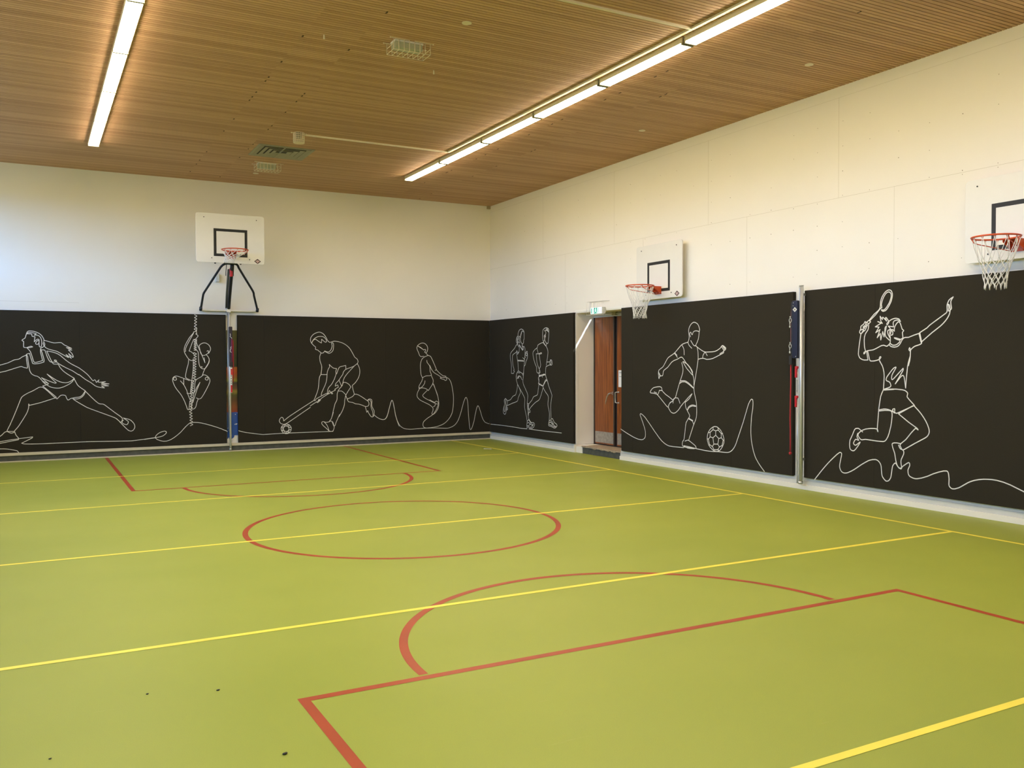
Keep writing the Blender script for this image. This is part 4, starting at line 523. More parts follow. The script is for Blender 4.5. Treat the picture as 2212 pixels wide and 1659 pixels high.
 'footballer':('R','football_player_drawing','-5132,547;-5271,500;-5419,456;-5492,436;-5585,416;-5643,407;-5718,404;-5742,405;-5763,409;-5782,415;-5800,424;-5816,434;-5828,445;-5837,457;-5842,475;-5845,497;-5844,520;-5842,543;-5837,565;-5826,592;-5812,623;-5763,713;-5702,810;-5694,826;-5695,832;-5704,842;-5711,845;-5718,846;-5734,841;-5779,821;-5822,797;-5848,778;-5968,680;-6082,581;-6214,475;-6281,428;-6335,401;-6364,388;-6419,370;-6440,365;-6483,358;-6579,356;-6847,362/-6947,2033;-6965,2077;-6972,2107;-6971,2128;-6958,2202;-6959,2224;-6964,2242;-6973,2260;-6997,2292;-7010,2305;-7036,2324;-7052,2331;-7069,2337;-7086,2339;-7103,2337;-7122,2333;-7159,2317;-7173,2307;-7186,2294;-7206,2262;-7218,2232;-7220,2222;-7211,2183;-7200,2116;-7186,2069;-7165,2030;-7124,1975/-7010,2056;-7052,2007;-7068,1991;-7083,1979;-7099,1972;-7107,1971;-7137,1979/-7211,2191;-7150,2204;-7122,2204;-7096,2200;-7073,2190;-7065,2182;-7049,2151;-7043,2147;-7037,2150;-7016,2181;-7010,2186;-7004,2186;-6991,2177;-6985,2165;-6989,2147;-7003,2115/-6947,2033;-6850,2014;-6819,2006;-6791,1994;-6756,1973;-6643,1886;-6606,1862;-6575,1846;-6474,1804;-6444,1786;-6417,1761;-6344,1672;-6321,1648;-6300,1634;-6226,1598;-6209,1587;-6202,1577;-6197,1567;-6195,1545;-6196,1517;-6202,1476;-6205,1460;-6210,1450;-6214,1451;-6229,1483;-6238,1491;-6250,1494;-6296,1495;-6307,1500;-6314,1512;-6325,1563;-6335,1579;-6352,1592;-6423,1627;-6445,1640;-6530,1711;-6553,1725;-6578,1736;-6605,1746;-6687,1767;-6754,1793;-6776,1797;-6797,1796;-6817,1785;-6837,1769;-6896,1708;-6968,1650;-6992,1629;-7011,1608;-7029,1583;-7059,1529;-7080,1476;-7085,1453;-7087,1430;-7088,1360/-6201,1560;-6238,1482/-6223,1534;-6246,1500/-6941,2033;-6958,2002;-6972,1982;-6995,1964;-7036,1936/-6797,1991;-6828,1953;-6837,1940;-6844,1926;-6848,1909;-6850,1891;-6852,1834/-6612,1861;-6686,1796/-6628,1861;-6673,1827/-6792,1711;-6820,1627;-6823,1607;-6823,1590;-6817,1556;-6805,1523;-6795,1500;-6740,1395;-6634,1146/-6818,1725;-6909,1624;-6933,1604;-7050,1517;-7055,1552;-7054,1564;-7050,1575;-7036,1593;-6994,1636;-6947,1674;-6927,1687;-6831,1728/-6753,1421;-6848,1425;-6871,1423;-6892,1418;-6935,1402;-6974,1383;-7015,1359;-7076,1318/-6766,1401;-6850,1408;-6871,1406;-6892,1401;-6934,1385;-6974,1366;-7076,1310/-6779,1396;-6740,1378/-7124,1975;-7203,1931;-7269,1899;-7314,1881;-7351,1872;-7385,1871;-7513,1874;-7575,1880;-7622,1894;-7681,1922;-7693,1931;-7716,1953;-7727,1961;-7739,1965;-7753,1962;-7769,1955;-7799,1936;-7808,1927;-7810,1922;-7806,1910;-7797,1899;-7791,1896;-7767,1892;-7762,1889;-7761,1883;-7765,1863;-7762,1857;-7753,1851;-7588,1793;-7516,1771;-7468,1763;-7396,1759;-7376,1761;-7318,1775;-7298,1777;-7255,1774;-7187,1762/-7681,1842;-7739,1865;-7769,1881/-7739,1963;-7785,1904/-7715,1953;-7762,1900/-7762,1952;-7801,1915/-7162,1954;-7176,1905;-7182,1872;-7186,1795;-7182,1740;-7168,1666;-7094,1363;-7088,1327;-7087,1307;-7092,1267;-7101,1228;-7140,1111;-7147,1081;-7153,996;-7154,950;-7152,905;-7147,866;-7138,838;-7125,811;-7077,730;-6963,488/-7347,1875;-7315,1842;-7298,1821;-7294,1804;-7293,1777/-7347,1875;-7396,1817/-6634,1146;-6678,1146;-6691,1145;-6701,1140;-6712,1129;-6721,1114;-6749,1062/-6621,1142;-6595,1118;-6581,1102;-6576,1085;-6573,1059/-6634,1150;-6581,1119/-6581,1102;-6486,1150;-6391,1190;-6327,1228;-6294,1253;-6288,1262;-6284,1292;-6280,1300;-6261,1310;-6236,1316;-6224,1316;-6165,1312;-6096,1301;-6068,1295;-6050,1288;-6019,1269;-5989,1241;-5977,1224;-5977,1216;-5982,1210;-5995,1206;-6061,1204;-6119,1197;-6153,1190;-6168,1183;-6252,1124;-6405,1009/-6224,1255;-6182,1184/-6224,1255;-6302,1253/-6082,1225;-6153,1209/-6568,1093;-6515,1066;-6499,1057;-6486,1047;-6467,1023;-6461,1011;-6458,998;-6459,985;-6467,970;-6479,954;-6511,922;-6527,911;-6557,900;-6574,897;-6591,896;-6608,898;-6627,903;-6646,911;-6666,922;-6701,945;-6720,960;-6774,1016;-6821,1057;-6949,1157;-7043,1223/-6405,1009;-6459,982/-7043,1223;-7004,1172;-6974,1141;-6938,1117;-6877,1084/-6581,1093;-6530,1078;-6514,1072;-6500,1064;-6489,1054;-6481,1042;-6459,1003/-6877,1084;-6884,1034;-6892,1004;-6905,984;-6928,955;-6944,993;-6951,1005;-6962,1015;-6994,1032;-7033,1044;-7067,1048;-7132,1039/-6936,964;-6965,997;-6987,1011;-7018,1023;-7051,1031;-7067,1032;-7132,1027/-6928,955;-6971,905;-6982,889;-6988,874;-6986,864;-6979,853;-6959,833;-6916,782;-6905,767;-6898,752;-6891,726;-6886,695;-6872,599;-6852,506;-6847,488;-6842,481;-6820,460;-6815,452;-6809,428;-6809,402;-6813,393;-6821,386;-6832,382;-6873,372;-7002,375;-7148,373;-7139,396;-7128,410;-7092,430;-6981,480;-6950,488;-6935,487;-6873,468/-6970,823;-7023,807;-7052,795;-7060,787;-7067,778;-7082,750/-6975,832;-7064,804/-6847,392;-6976,386;-7113,373;-7220,366;-7361,359;-7463,357;-7530,359;-7663,368;-7780,369;-7848,372;-7887,380;-7923,395;-7956,418;-7990,452;-8017,490;-8033,517;-8182,843;-8271,1068;-8289,1109;-8309,1142;-8333,1171;-8342,1180;-8349,1183;-8356,1183;-8371,1178;-8374,1174;-8380,1143;-8380,1102;-8375,1054;-8355,949;-8350,914;-8339,785;-8338,699;-8345,625;-8351,589;-8367,518;-8388,450;-8401,417;-8431,356;-8448,331;-8487,285;-8526,244;-8559,213;-8610,169/-6847,387;-6908,370;-6950,362;-7008,362;-7103,366/-7588,743;-7622,739;-7640,733;-7683,708;-7709,685;-7724,668;-7740,646;-7761,610;-7773,577;-7777,545;-7775,514;-7767,493;-7741,448;-7712,414;-7691,395;-7668,382;-7634,370;-7610,366;-7578,368;-7546,376;-7504,397;-7464,424;-7440,449;-7423,477;-7409,508;-7402,542;-7404,580;-7412,614;-7422,635;-7434,654;-7457,682;-7484,705;-7522,727;-7556,740;-7588,743/-7537,726;-7532,693;-7591,677;-7649,693;-7638,732/-7591,677;-7591,612;-7530,568;-7466,578;-7465,645;-7532,693/-7465,645;-7428,641/-7466,578;-7428,539;-7403,545/-7530,568;-7551,474;-7641,480;-7662,566;-7591,612/-7662,566;-7717,582;-7717,644;-7649,693/-7717,644;-7745,648/-7717,582;-7761,546;-7777,551/-7551,474;-7517,434;-7455,458;-7428,539/-7517,434;-7557,388;-7642,396;-7676,440;-7641,480/-7676,440;-7733,467;-7756,542/-7455,458;-7444,439/-7733,467;-7741,452/-7557,388;-7536,378/-7642,396;-7663,385'),
 'racket':('R','racket_player_drawing','-10392,2226;-10476,2293;-10541,2363;-10561,2371;-10563,2374;-10556,2411;-10566,2450;-10577,2477;-10592,2505;-10611,2531;-10627,2546;-10645,2554;-10662,2556;-10676,2551;-10687,2541;-10694,2529;-10696,2511;-10695,2493;-10688,2469;-10677,2441;-10663,2416;-10636,2380;-10615,2357;-10600,2346;-10592,2342;-10585,2342;-10556,2347;-10560,2340;-10572,2330;-10586,2327;-10613,2333;-10621,2338;-10639,2354;-10664,2387;-10687,2424;-10699,2451;-10707,2480;-10712,2510;-10711,2531;-10702,2559;-10692,2570;-10685,2575;-10670,2579;-10662,2580;-10645,2577;-10619,2565;-10592,2540;-10569,2509;-10552,2473;-10545,2446;-10541,2388;-10535,2370;-10526,2353;-10508,2337;-10447,2295;-10384,2233/-10377,2227;-10399,2207;-10370,2181;-10343,2207;-10377,2227/-10343,2207;-10336,2193;-10332,2189;-10324,2212;-10321,2214;-10317,2211;-10298,2184;-10263,2163;-10257,2157;-10254,2151;-10253,2123;-10240,2100;-10237,2089;-10238,2080;-10250,2068;-10261,2066;-10273,2074;-10291,2090;-10316,2104;-10326,2115;-10344,2151;-10358,2175/-10276,2122;-10292,2105;-10296,2102;-10299,2103;-10291,2153;-10294,2152;-10314,2127;-10306,2165;-10309,2164;-10329,2146;-10332,2145;-10325,2183;-10330,2181;-10343,2169/-10276,2119;-10253,2110/-10269,2079;-10287,2097/-10373,2168;-10369,2135;-10363,2113;-10356,2102;-10329,2070;-10322,2058;-10310,2022;-10307,1979;-10310,1920;-10314,1891;-10327,1847;-10325,1834;-10316,1819;-10310,1816;-10303,1815;-10301,1816;-10301,1823;-10305,1832;-10317,1839;-10368,1854;-10422,1859;-10448,1864;-10494,1882;-10542,1904;-10561,1911;-10578,1914;-10596,1915;-10631,1904;-10639,1903;-10646,1905;-10657,1913;-10683,1935;-10687,1948;-10688,1999;-10677,2060;-10679,2076;-10684,2091;-10692,2099;-10710,2102;-10721,2099;-10744,2082;-10742,2104;-10744,2118;-10754,2143;-10764,2159;-10778,2175;-10792,2188;-10799,2191;-10806,2190;-10812,2186;-10823,2175;-10832,2157;-10852,2102;-10871,2088;-10873,2084;-10871,2079;-10858,2066;-10856,2060;-10863,2010;-10863,2001;-10861,1996;-10851,1989;-10825,1978;-10809,1975;-10801,1975;-10776,1984;-10751,1995;-10744,2001;-10766,2000;-10829,1981/-10257,2067;-10231,1917;-10223,1859;-10220,1816;-10224,1795;-10234,1776;-10240,1767;-10248,1760;-10267,1749;-10290,1741;-10314,1737;-10365,1738;-10346,1840/-10359,1853;-10388,1747;-10396,1731;-10407,1725;-10430,1724;-10459,1726;-10487,1731;-10514,1738;-10535,1746;-10541,1750;-10555,1767;-10557,1771;-10555,1775;-10546,1778;-10536,1768;-10532,1758;-10532,1740;-10536,1728;-10541,1718;-10576,1667/-10662,2200;-10692,2218;-10711,2226;-10746,2234;-10767,2234;-10788,2230;-10806,2223;-10816,2212;-10827,2193;-10807,2206;-10792,2212;-10772,2212;-10751,2208;-10737,2201;-10733,2197;-10727,2185;-10726,2171;-10733,2133;-10658,2145;-10680,2121;-10686,2114;-10687,2108;-10684,2104;-10658,2095;-10652,2091;-10648,2078;-10650,2062;-10656,2046;-10681,2005/-10685,1936;-10708,1921;-10724,1914;-10744,1913;-10764,1916;-10783,1923;-10809,1942;-10819,1953;-10825,1978/-10671,1921;-10690,1903;-10714,1894;-10746,1890;-10776,1894;-10795,1901;-10815,1917;-10831,1938;-10850,1971;-10861,1985;-10876,1996;-10884,2000;-10894,2002;-10939,2002;-11013,2026;-11083,2045;-11107,1942;-11080,2042/-10691,2053;-10697,2079;-10702,2089;-10711,2086;-10723,2071;-10724,2058;-10720,2041;-10713,2037;-10698,2035/-10662,2200;-10637,2176;-10637,2168;-10641,2161;-10644,2161;-10648,2164;-10658,2175;-10665,2187;-10666,2192;-10658,2212;-10634,2244;-10626,2250;-10618,2249;-10615,2244;-10633,2207;-10597,2241;-10579,2255;-10574,2254;-10572,2249;-10572,2228;-10539,2269;-10550,2210;-10557,2198;-10572,2182;-10506,2206;-10557,2186;-10470,2143;-10525,2138;-10478,2072;-10540,2107;-10500,2010;-10544,2058;-10552,1981;-10580,2081;-10599,2017;-10609,2080;-10612,2123;-10619,2136;-10630,2146;-10629,2136;-10613,2071;-10613,2053;-10616,2035;-10624,2019;-10631,2010;-10674,1975/-11090,2053;-11114,1947/-11090,2053;-11185,2105;-11217,2133;-11251,2155;-11426,2264;-11434,2273;-11438,2285;-11439,2302;-11437,2341;-11438,2354;-11445,2377;-11456,2399;-11463,2409;-11481,2423;-11512,2439;-11488,2404;-11483,2388;-11485,2357;-11492,2319;-11491,2311;-11488,2304;-11475,2292;-11464,2284;-11459,2285;-11455,2288;-11455,2295;-11460,2324;-11451,2359;-11456,2360;-11466,2352;-11473,2326;-11476,2306;-11476,2286;-11470,2256;-11461,2234;-11440,2201;-11418,2175;-11391,2148;-11356,2119;-11250,2048;-11117,1947;-11116,1931;-11110,1924;-11088,1913;-11033,1898;-11011,1888;-10977,1862;-10967,1844;-10964,1842;-10960,1842;-10952,1848;-10947,1857;-10949,1868;-10954,1878;-10957,1880;-10961,1874;-10968,1850;-10965,1773;-10958,1724;-10942,1668/-10532,1736;-10575,1669;-10590,1632;-10600,1591;-10604,1550;-10604,1520;-10596,1380;-10663,1401;-10682,1408;-10695,1416;-10700,1425;-10700,1436;-10691,1458;-10685,1466;-10676,1473;-10642,1485;-10635,1491;-10632,1498;-10635,1516;-10644,1533;-10658,1551;-10717,1619;-10740,1640;-10762,1650;-10769,1651;-10771,1647;-10765,1634;-10722,1569;-10714,1551;-10710,1523;-10711,1510;-10716,1501;-10724,1501;-10747,1519;-10847,1616;-10868,1635;-10871,1636;-10872,1624;-10868,1610;-10763,1451;-10832,1530;-10852,1548;-10869,1553;-10881,1539;-10888,1511;-10905,1404;-10917,1553;-10930,1661;-10939,1703;-10962,1775/-10596,1380;-10725,1387;-10781,1387;-10860,1382;-10893,1375;-10916,1363;-10932,1347;-10934,1338;-10926,1307;-10928,1298;-10942,1282;-10961,1263;-11027,1203;-10786,1098;-10766,1102;-10756,1108;-10755,1115;-10758,1144;-10756,1150;-10751,1152;-10736,1148;-10730,1145;-10727,1140;-10728,1134;-10747,1102/-10606,1372;-10744,1384/-10596,1380;-10570,1329;-10556,1294;-10544,1233;-10527,1126;-10600,1142;-10634,1143;-10667,1138;-10697,1130;-10722,1121;-10756,1103/-10527,1114;-10618,1127;-10675,1128;-10693,1126;-10708,1121;-10717,1111;-10721,1090;-10721,1061;-10714,994;-10703,934;-10679,849;-10663,809;-10644,778;-10633,764;-10621,754;-10607,748;-10591,745;-10505,745;-10334,753;-10282,743;-10271,745;-10259,751;-10247,760;-10228,783;-10223,794;-10223,803;-10226,813;-10232,823;-10249,839;-10262,848;-10295,866;-10333,880;-10375,888;-10418,894;-10469,896;-10498,894;-10508,891;-10514,886;-10517,879;-10519,861;-10512,871;-10509,882;-10527,1114/-11005,1197;-10811,1094;-10950,1002;-11063,938;-11072,930;-11078,921;-11078,919;-11075,921;-11052,934;-11045,934;-11035,927;-10989,881;-10914,793;-10847,741;-10837,729;-10836,718;-10839,708;-10863,671;-10872,665;-10876,666;-10898,677;-11027,752;-11168,829;-11193,846;-11204,857;-11213,870;-11220,884;-11224,898;-11225,913;-11223,930;-11218,949;-11201,989;-11179,1028;-11150,1069;-11117,1109;-11083,1144;-11027,1195/-10291,842;-10239,877;-10227,882;-10216,883;-10193,880;-10182,876;-10174,869;-10164,857;-10131,787;-10099,729;-10095,714;-10091,673;-10095,632;-10100,617;-10107,609;-10117,601;-10129,597;-10142,594;-10154,595;-10165,600;-10187,620;-10219,658;-10252,705;-10254,712;-10247,710;-10199,675;-10186,668;-10177,668;-10168,672;-10160,677;-10155,685;-10153,692;-10161,713;-10177,735;-10185,742;-10195,743;-10227,733;-10232,733;-10231,738;-10210,766;-10206,775;-10208,793;-10217,820/-10847,738;-10792,744;-10753,742;-10731,735;-10724,728;-10723,718;-10730,690;-10761,614;-10776,533;-10791,488;-10804,464;-10817,449;-10835,441;-10849,438;-10853,440;-10858,447;-10859,456;-10850,502;-10848,521;-10849,538;-10854,556;-10881,610;-10886,625;-10887,643;-10881,659;-10876,666;-10870,670;-10845,675;-10838,679;-10827,693;-10814,719/-9522,158;-9645,294;-9701,353;-9757,408;-9811,457;-9891,525;-9935,555;-9943,557;-9952,555;-9960,552;-9966,546;-9968,540;-9965,516;-9939,408;-9936,379;-9938,364;-9943,348;-9951,334;-9960,321;-9970,311;-9981,305;-10007,299;-10036,301;-10056,306;-10077,314;-10123,336;-10169,362;-10273,431;-10324,461;-10375,489;-10398,499;-10441,511;-10483,516;-10501,514;-10517,508;-10532,499;-10544,487;-10555,474;-10563,460;-10569,437;-10578,349;-10584,326;-10591,312;-10613,288;-10635,272;-10642,269;-10659,270;-10674,276;-10690,291;-10703,312;-10708,322;-10713,346;-10727,437;-10732,460;-10738,470;-10754,491;-10763,498;-10771,501;-10778,498;-10801,467;-10824,450;-10832,446;-10840,446;-10847,448;-10855,454;-10878,475;-10926,509;-10942,519;-10954,524;-10961,522;-10966,517;-10968,509;-10969,492;-10966,482;-10948,444;-10945,432;-10947,404;-10950,391;-10956,378;-10965,368;-10977,360;-11012,348;-11031,345;-11050,344;-11073,347;-11126,360;-11204,389;-11281,427;-11350,454;-11411,473;-11445,477;-11455,476;-11463,470;-11469,460;-11474,445;-11481,393;-11479,327;-11482,314;-11487,305;-11504,290;-11514,286;-11525,283;-11554,287;-11602,305;-11625,319;-11708,373;-11736,388;-11761,399;-11787,409;-11840,424;-11892,434;-11943,439;-11994,441;-12045,439;-12119,428;-12194,408;-12377,342'),
}

def panel(plane, cuts, label, drawings):
    a, b_ = cuts[0], cuts[-1]
    loc = ((a+b_)/2, 0, .165) if plane == 'B' else (0, (a+b_)/2, .165)
    t = thing('wall_panel', loc, label, 'wall panel', 'black padded wall panels with line drawings')
    for i in range(len(cuts)-1):
        c0, c1 = sorted((cuts[i], cuts[i+1])); e = .0002
        m = MB()
        if plane == 'B': m.box(c0+e, c1-e, -TH, -.001, .165, 2.668)
        else: m.box(-TH, -.001, c0+e, c1-e, .165, 2.668)
        m.build('panel_board', M_fabric, t, bevel=.0035)
    for k, w, lab, nm in drawings:
        mb = ribbon(decode(ART[k][2]), w, plane, TH+.0012)
        o = mb.build(nm, M_line, t, recalc=False); o['label'] = lab
    return t
panel('B', [-11.2, -10.87, -8.374, -5.81], 'black panel left of the striped gap, drawn with a lunging woman and rope climber',
      [('runner', .0108, 'white outline drawing of a lunging woman with flying hair', 'lunging_woman_drawing'), ('climber', .0100, 'white outline drawing of a figure climbing a rope', 'rope_climber_drawing')])
panel('B', [-5.59, -5.076, -2.526, -.061], 'black panel in the middle of the back wall, drawn with hockey player and skipping child',
      [('hockey', .0108, 'white outline drawing of a bent hockey player with stick and ball', 'hockey_player_drawing'), ('skipper', .0106, 'white outline drawing of a child skipping rope', 'skipping_child_drawing')])
panel('R', [-.061, -2.354, -3.577], 'black panel between room corner and doors, drawn with two runners',
      [('runners', .0108, 'white outline drawing of a woman and a man running', 'two_runners_drawing')])
panel('R', [-5.145, -5.472, -7.925, -9.13], 'black panel right of the doors, drawn with a football player',
      [('footballer', .0115, 'white outline drawing of a football player and ball', 'football_player_drawing')])
panel('R', [-9.335, -10.463, -12.96, -15.4, -17.9], 'black panel at the right edge, drawn with a jumping badminton player',
      [('racket', .0118, 'white outline drawing of a jumping badminton player', 'racket_player_drawing')])

# ------------------------------------------------------------------ mural strip in the gap
m = MB(); m.box(-5.795, -5.59, -.004, -.0005, .16, 2.37)
o = m.build('wall_mural', M_mural, loc=(-5.69, -.002, .16)); tag(o, 'narrow strip of orange, brown and blue mural left bare between the black panels', 'mural')
for v in o.data.vertices: v.co.z += 0
w = MB(); w.add([(-5.80, -.0055, .16), (-5.742, -.0055, .16), (-5.748, -.0055, .21), (-5.765, -.0055, .275), (-5.80, -.0055, .235)], [(0, 1, 2, 3, 4)])
w.add([(-5.72, -.0055, .16), (-5.56, -.0055, .16), (-5.582, -.0055, .22), (-5.588, -.0055, .31), (-5.655, -.0055, .31), (-5.668, -.0055, .27), (-5.72, -.0055, .235)], [(0, 1, 2, 3, 4, 5, 6)])
w.build('torn_edge', M_white, o)
for x, z, r in ((-5.635, .72, .008), (-5.62, .53, .013), (-5.605, .535, .008), (-5.645, .525, .009), (-5.78, .455, .008), (-5.60, .75, .005)):
    w = MB(); w.add([(x+r*math.cos(a), -.0052, z+r*math.sin(a)) for a in [k*PI/4 for k in range(8)]], [tuple(range(8))])
    w.build('paint_chip', M_paper, o)

# ------------------------------------------------------------------ ceiling lamps
def make_lamp():
    L = 1.60; h = MB()
    w = .078
    h.box(-w, w, -L/2, L/2, -.012, 0)                                   # back
    h.box(-w, -w+.008, -L/2, L/2, -.058, -.012); h.box(w-.008, w, -L/2, L/2, -.058, -.012)
    root = thing('ceiling_light', (0, 0, 0), 'x', 'ceiling light', 'batten lamps on the ceiling')
    h.build('lamp_housing', M_trunk, root)
    d = MB(); d.box(-w+.012, w-.012, -L/2+.030, L/2-.030, -.076, -.040); d.build('diffuser', M_lamp, root)
    for s in (-1, 1):
        e = MB(); e.box(-w, w, s*(L/2-.001), s*(L/2-.020), -.079, -.012); e.build('end_cap', M_vent, root)
    # fine dashed louvre line
    return root
lamp0 = make_lamp(); first = True
ORD = ['first', 'second', 'third', 'fourth', 'fifth', 'sixth', 'seventh', 'eighth', 'ninth']
for X, y0, pitch, n, side, grp in ((-2.825, -2.14, 1.632, 9, 'right', 'lamps of the right ceiling row'), (-8.235, -2.33, 1.596, 9, 'left', 'lamps of the left ceiling row')):
    for i in range(n):
        loc = (X, y0-.8-i*pitch, ZC)
        lab = 'long lit batten lamp, %s from the back wall in the %s ceiling row' % (ORD[i], side)
        if first: lamp0.location = loc; lamp0['label'] = lab; lamp0['group'] = grp; first = False
        else: copy_tree(lamp0, loc, lab, grp)

# ------------------------------------------------------------------ ceiling fittings
def trunk(x0, x1, y0, y1, lab):
    o = MB().box(x0, x1, y0, y1, ZC-.024, ZC-.002).build('cable_trunking', M_trunk, loc=((x0+x1)/2, (y0+y1)/2, ZC-.002)); tag(o, lab, 'cable duct')
trunk(-3.012, -2.972, -17.9, -4.33, 'long cream cable duct running beside the right lamp row')
trunk(-5.40, -3.014, -4.345, -4.315, 'thin cream cable duct leading to the perforated alarm guard')
trunk(-5.9, -3.014, -10.55, -10.52, 'short cream cable duct crossing the ceiling at the top edge')
DISC = ('small round white ceiling disc nearest the large caged fitting', 'small round white ceiling disc by the right wall, nearer the viewer', 'small round white ceiling disc by the right wall, farther away', 'small round white ceiling disc beside the farther cage')
for (x, y), lab in zip(((-5.141, -9.546), (-1.003, -10.28), (-.944, -6.93), (-5.444, -1.137)), DISC):
    d = MB(); d.prism(arc(x, y, .052, 0, 2*PI, 28)[:-1], 2, ZC-.008, ZC-.0005)
    tag(d.build('ceiling_disc', M_trunk, bevel=.003, loc=(x, y, ZC)), lab, 'ceiling cap', 'round ceiling discs')
for (x, y), lab in zip(((-4.844, -8.003), (-6.346, -8.523)), ('tiny cream hook hanging from the ceiling right of the large cage', 'tiny cream hook hanging from the ceiling left of the large cage')):
    d = MB(); d.tube([(x, y, ZC), (x, y, ZC-.03)], .008, 8); d.ball((x, y, ZC-.036), .012, 8); tag(d.build('ceiling_hook', M_trunk, loc=(x, y, ZC)), lab, 'hook')
def caged(x0, x1, y0, y1, lab, gap):
    zc, zb = ZC-.004, ZC-.125; zm = ZC-.065; r = .0038
    t = thing('caged_emergency_light', ((x0+x1)/2, (y0+y1)/2, ZC), lab, 'emergency light', 'caged fittings on the ceiling')
    c = MB()
    n = 8; xs = [x0+(x1-x0)*i/(n-1) for i in range(n)]
    for i, x in enumerate(xs):
        c.tube([(x, y1, zc), (x, y1, zb), (x, y0, zb), (x, y0, zc)], r, 6)
    for y in (y0, y1):
        if gap and y == y0:
            c.tube([(x0-.03, y, zc), (xs[3], y, zc)], r, 6); c.tube([(xs[4], y, zc), (x1+.03, y, zc)], r, 6)
        else: c.tube([(x0-.03, y, zc), (x1+.03, y, zc)], r, 6)
        c.tube([(x0, y, zb), (x1, y, zb)], r, 6)
        for x in (x0-.035, x1+.035): c.ball((x, y, zc), .009, 8)
    for x in (x0, x1): c.tube([(x, y0, zm), (x, y1, zm)], r, 6)
    c.tube([(x0, (y0+y1)/2, zb), (x1, (y0+y1)/2, zb)], r*.8, 6)
    c.build('wire_cage', M_cage, t)
    b = MB(); b.box(x0+.035, x1-.075, y0+.035, y1-.04, ZC-.085, ZC-.02); b.build('lamp_case', M_case, t, bevel=.008)
    b = MB(); b.box(x0+.03, x1-.07, y0+.03, y1-.035, ZC-.02, ZC-.001); b.build('base_plate', M_whitep, t)
caged(-5.665, -5.235, -8.81, -8.60, 'large near caged emergency light on the timber ceiling', True)
caged(-5.64, -5.225, -2.125, -1.90, 'farther caged emergency light on the ceiling below the vent', False)
# perforated guard over an alarm
t = thing('perforated_alarm_guard', (-5.505, -4.36, ZC), 'cream perforated basket over an alarm at the end of a cable duct', 'alarm guard')
g = MB(); R_ = .082; cx, cy = -5.505, -4.36; nc, nr = 16, 6
for i in range(nc):
    a = 2*PI*i/nc; g.tube([(cx+R_*math.cos(a), cy+R_*math.sin(a), ZC), (cx+R_*math.cos(a), cy+R_*math.sin(a), ZC-.15)], .0045, 5)
for j in range(nr):
    z = ZC-.003-.148*j/(nr-1); g.tube([(cx+R_*math.cos(2*PI*i/28), cy+R_*math.sin(2*PI*i/28), z) for i in range(28)], .0045, 5, closed=True)
for k in range(-3, 4):
    x = k*.021; hh = math.sqrt(max(0, R_**2-x*x)); g.tube([(cx+x, cy-hh, ZC-.15), (cx+x, cy+hh, ZC-.15)], .005, 5); g.tube([(cx-hh, cy+x, ZC-.15), (cx+hh, cy+x, ZC-.15)], .005, 5)
g.tube([(cx-R_-.03, cy, ZC-.005), (cx+R_+.03, cy, ZC-.005)], .007, 6); g.ball((cx-R_-.03, cy, ZC-.006), .012, 8); g.ball((cx+R_+.03, cy, ZC-.006), .012, 8)
g.build('basket', M_cage, t)
g = MB(); g.prism(arc(cx, cy, .042, 0, 2*PI, 24)[:-1], 2, ZC-.08, ZC); g.build('alarm_body', M_vent, t)
# air vent
t = thing('ceiling_vent', (-5.435, -3.0, ZC), 'rectangular grey air vent grille set in the timber ceiling', 'air vent')
x0, x1, y0, y1 = -5.89, -4.98, -3.425, -2.58
f = MB(); ft = .045
for bx in ((x0, x1, y0, y0+ft), (x0, x1, y1-ft, y1), (x0, x0+ft, y0+ft, y1-ft), (x1-ft, x1, y0+ft, y1-ft)): f.box(bx[0], bx[1], bx[2], bx[3], ZC-.012, ZC+.002)
# sloping inner funnel
zi = ZC-.002
f.build('vent_frame', M_vent, t)
f = MB(); f.box(x0+ft, x1-ft, y0+ft, y1-ft, ZC-.004, ZC-.001); f.build('vent_pan', M_ventdark, t)
s_ = MB()
for k in range(4):
    a = .045+k*.085; bx0, bx1, by0, by1 = x0+a+.0, x1-a, y0+a, y1-a
    if bx1-bx0 < .1 or by1-by0 < .1: break
    d = .066
    # four sloping louvre blades forming a square ring
    z1, z2 = ZC-.016, ZC-.005
    o4 = [(bx0, by0), (bx1, by0), (bx1, by1), (bx0, by1)]; i4 = [(bx0+d, by0+d), (bx1-d, by0+d), (bx1-d, by1-d), (bx0+d, by1-d)]
    for i in range(4):
        j = (i+1) % 4
        s_.add([(*o4[i], z1), (*o4[j], z1), (*i4[j], z2), (*i4[i], z2), (*o4[i], z1+.003), (*o4[j], z1+.003), (*i4[j], z2+.003), (*i4[i], z2+.003)], [(0, 1, 2, 3), (7, 6, 5, 4), (0, 4, 5, 1), (3, 2, 6, 7)])
s_.build('vent_blades', M_vent, t)
MB().box(-5.465, -5.45, y0+ft, y1-ft, ZC-.02, ZC-.004).build('vent_bar', M_vent, t)

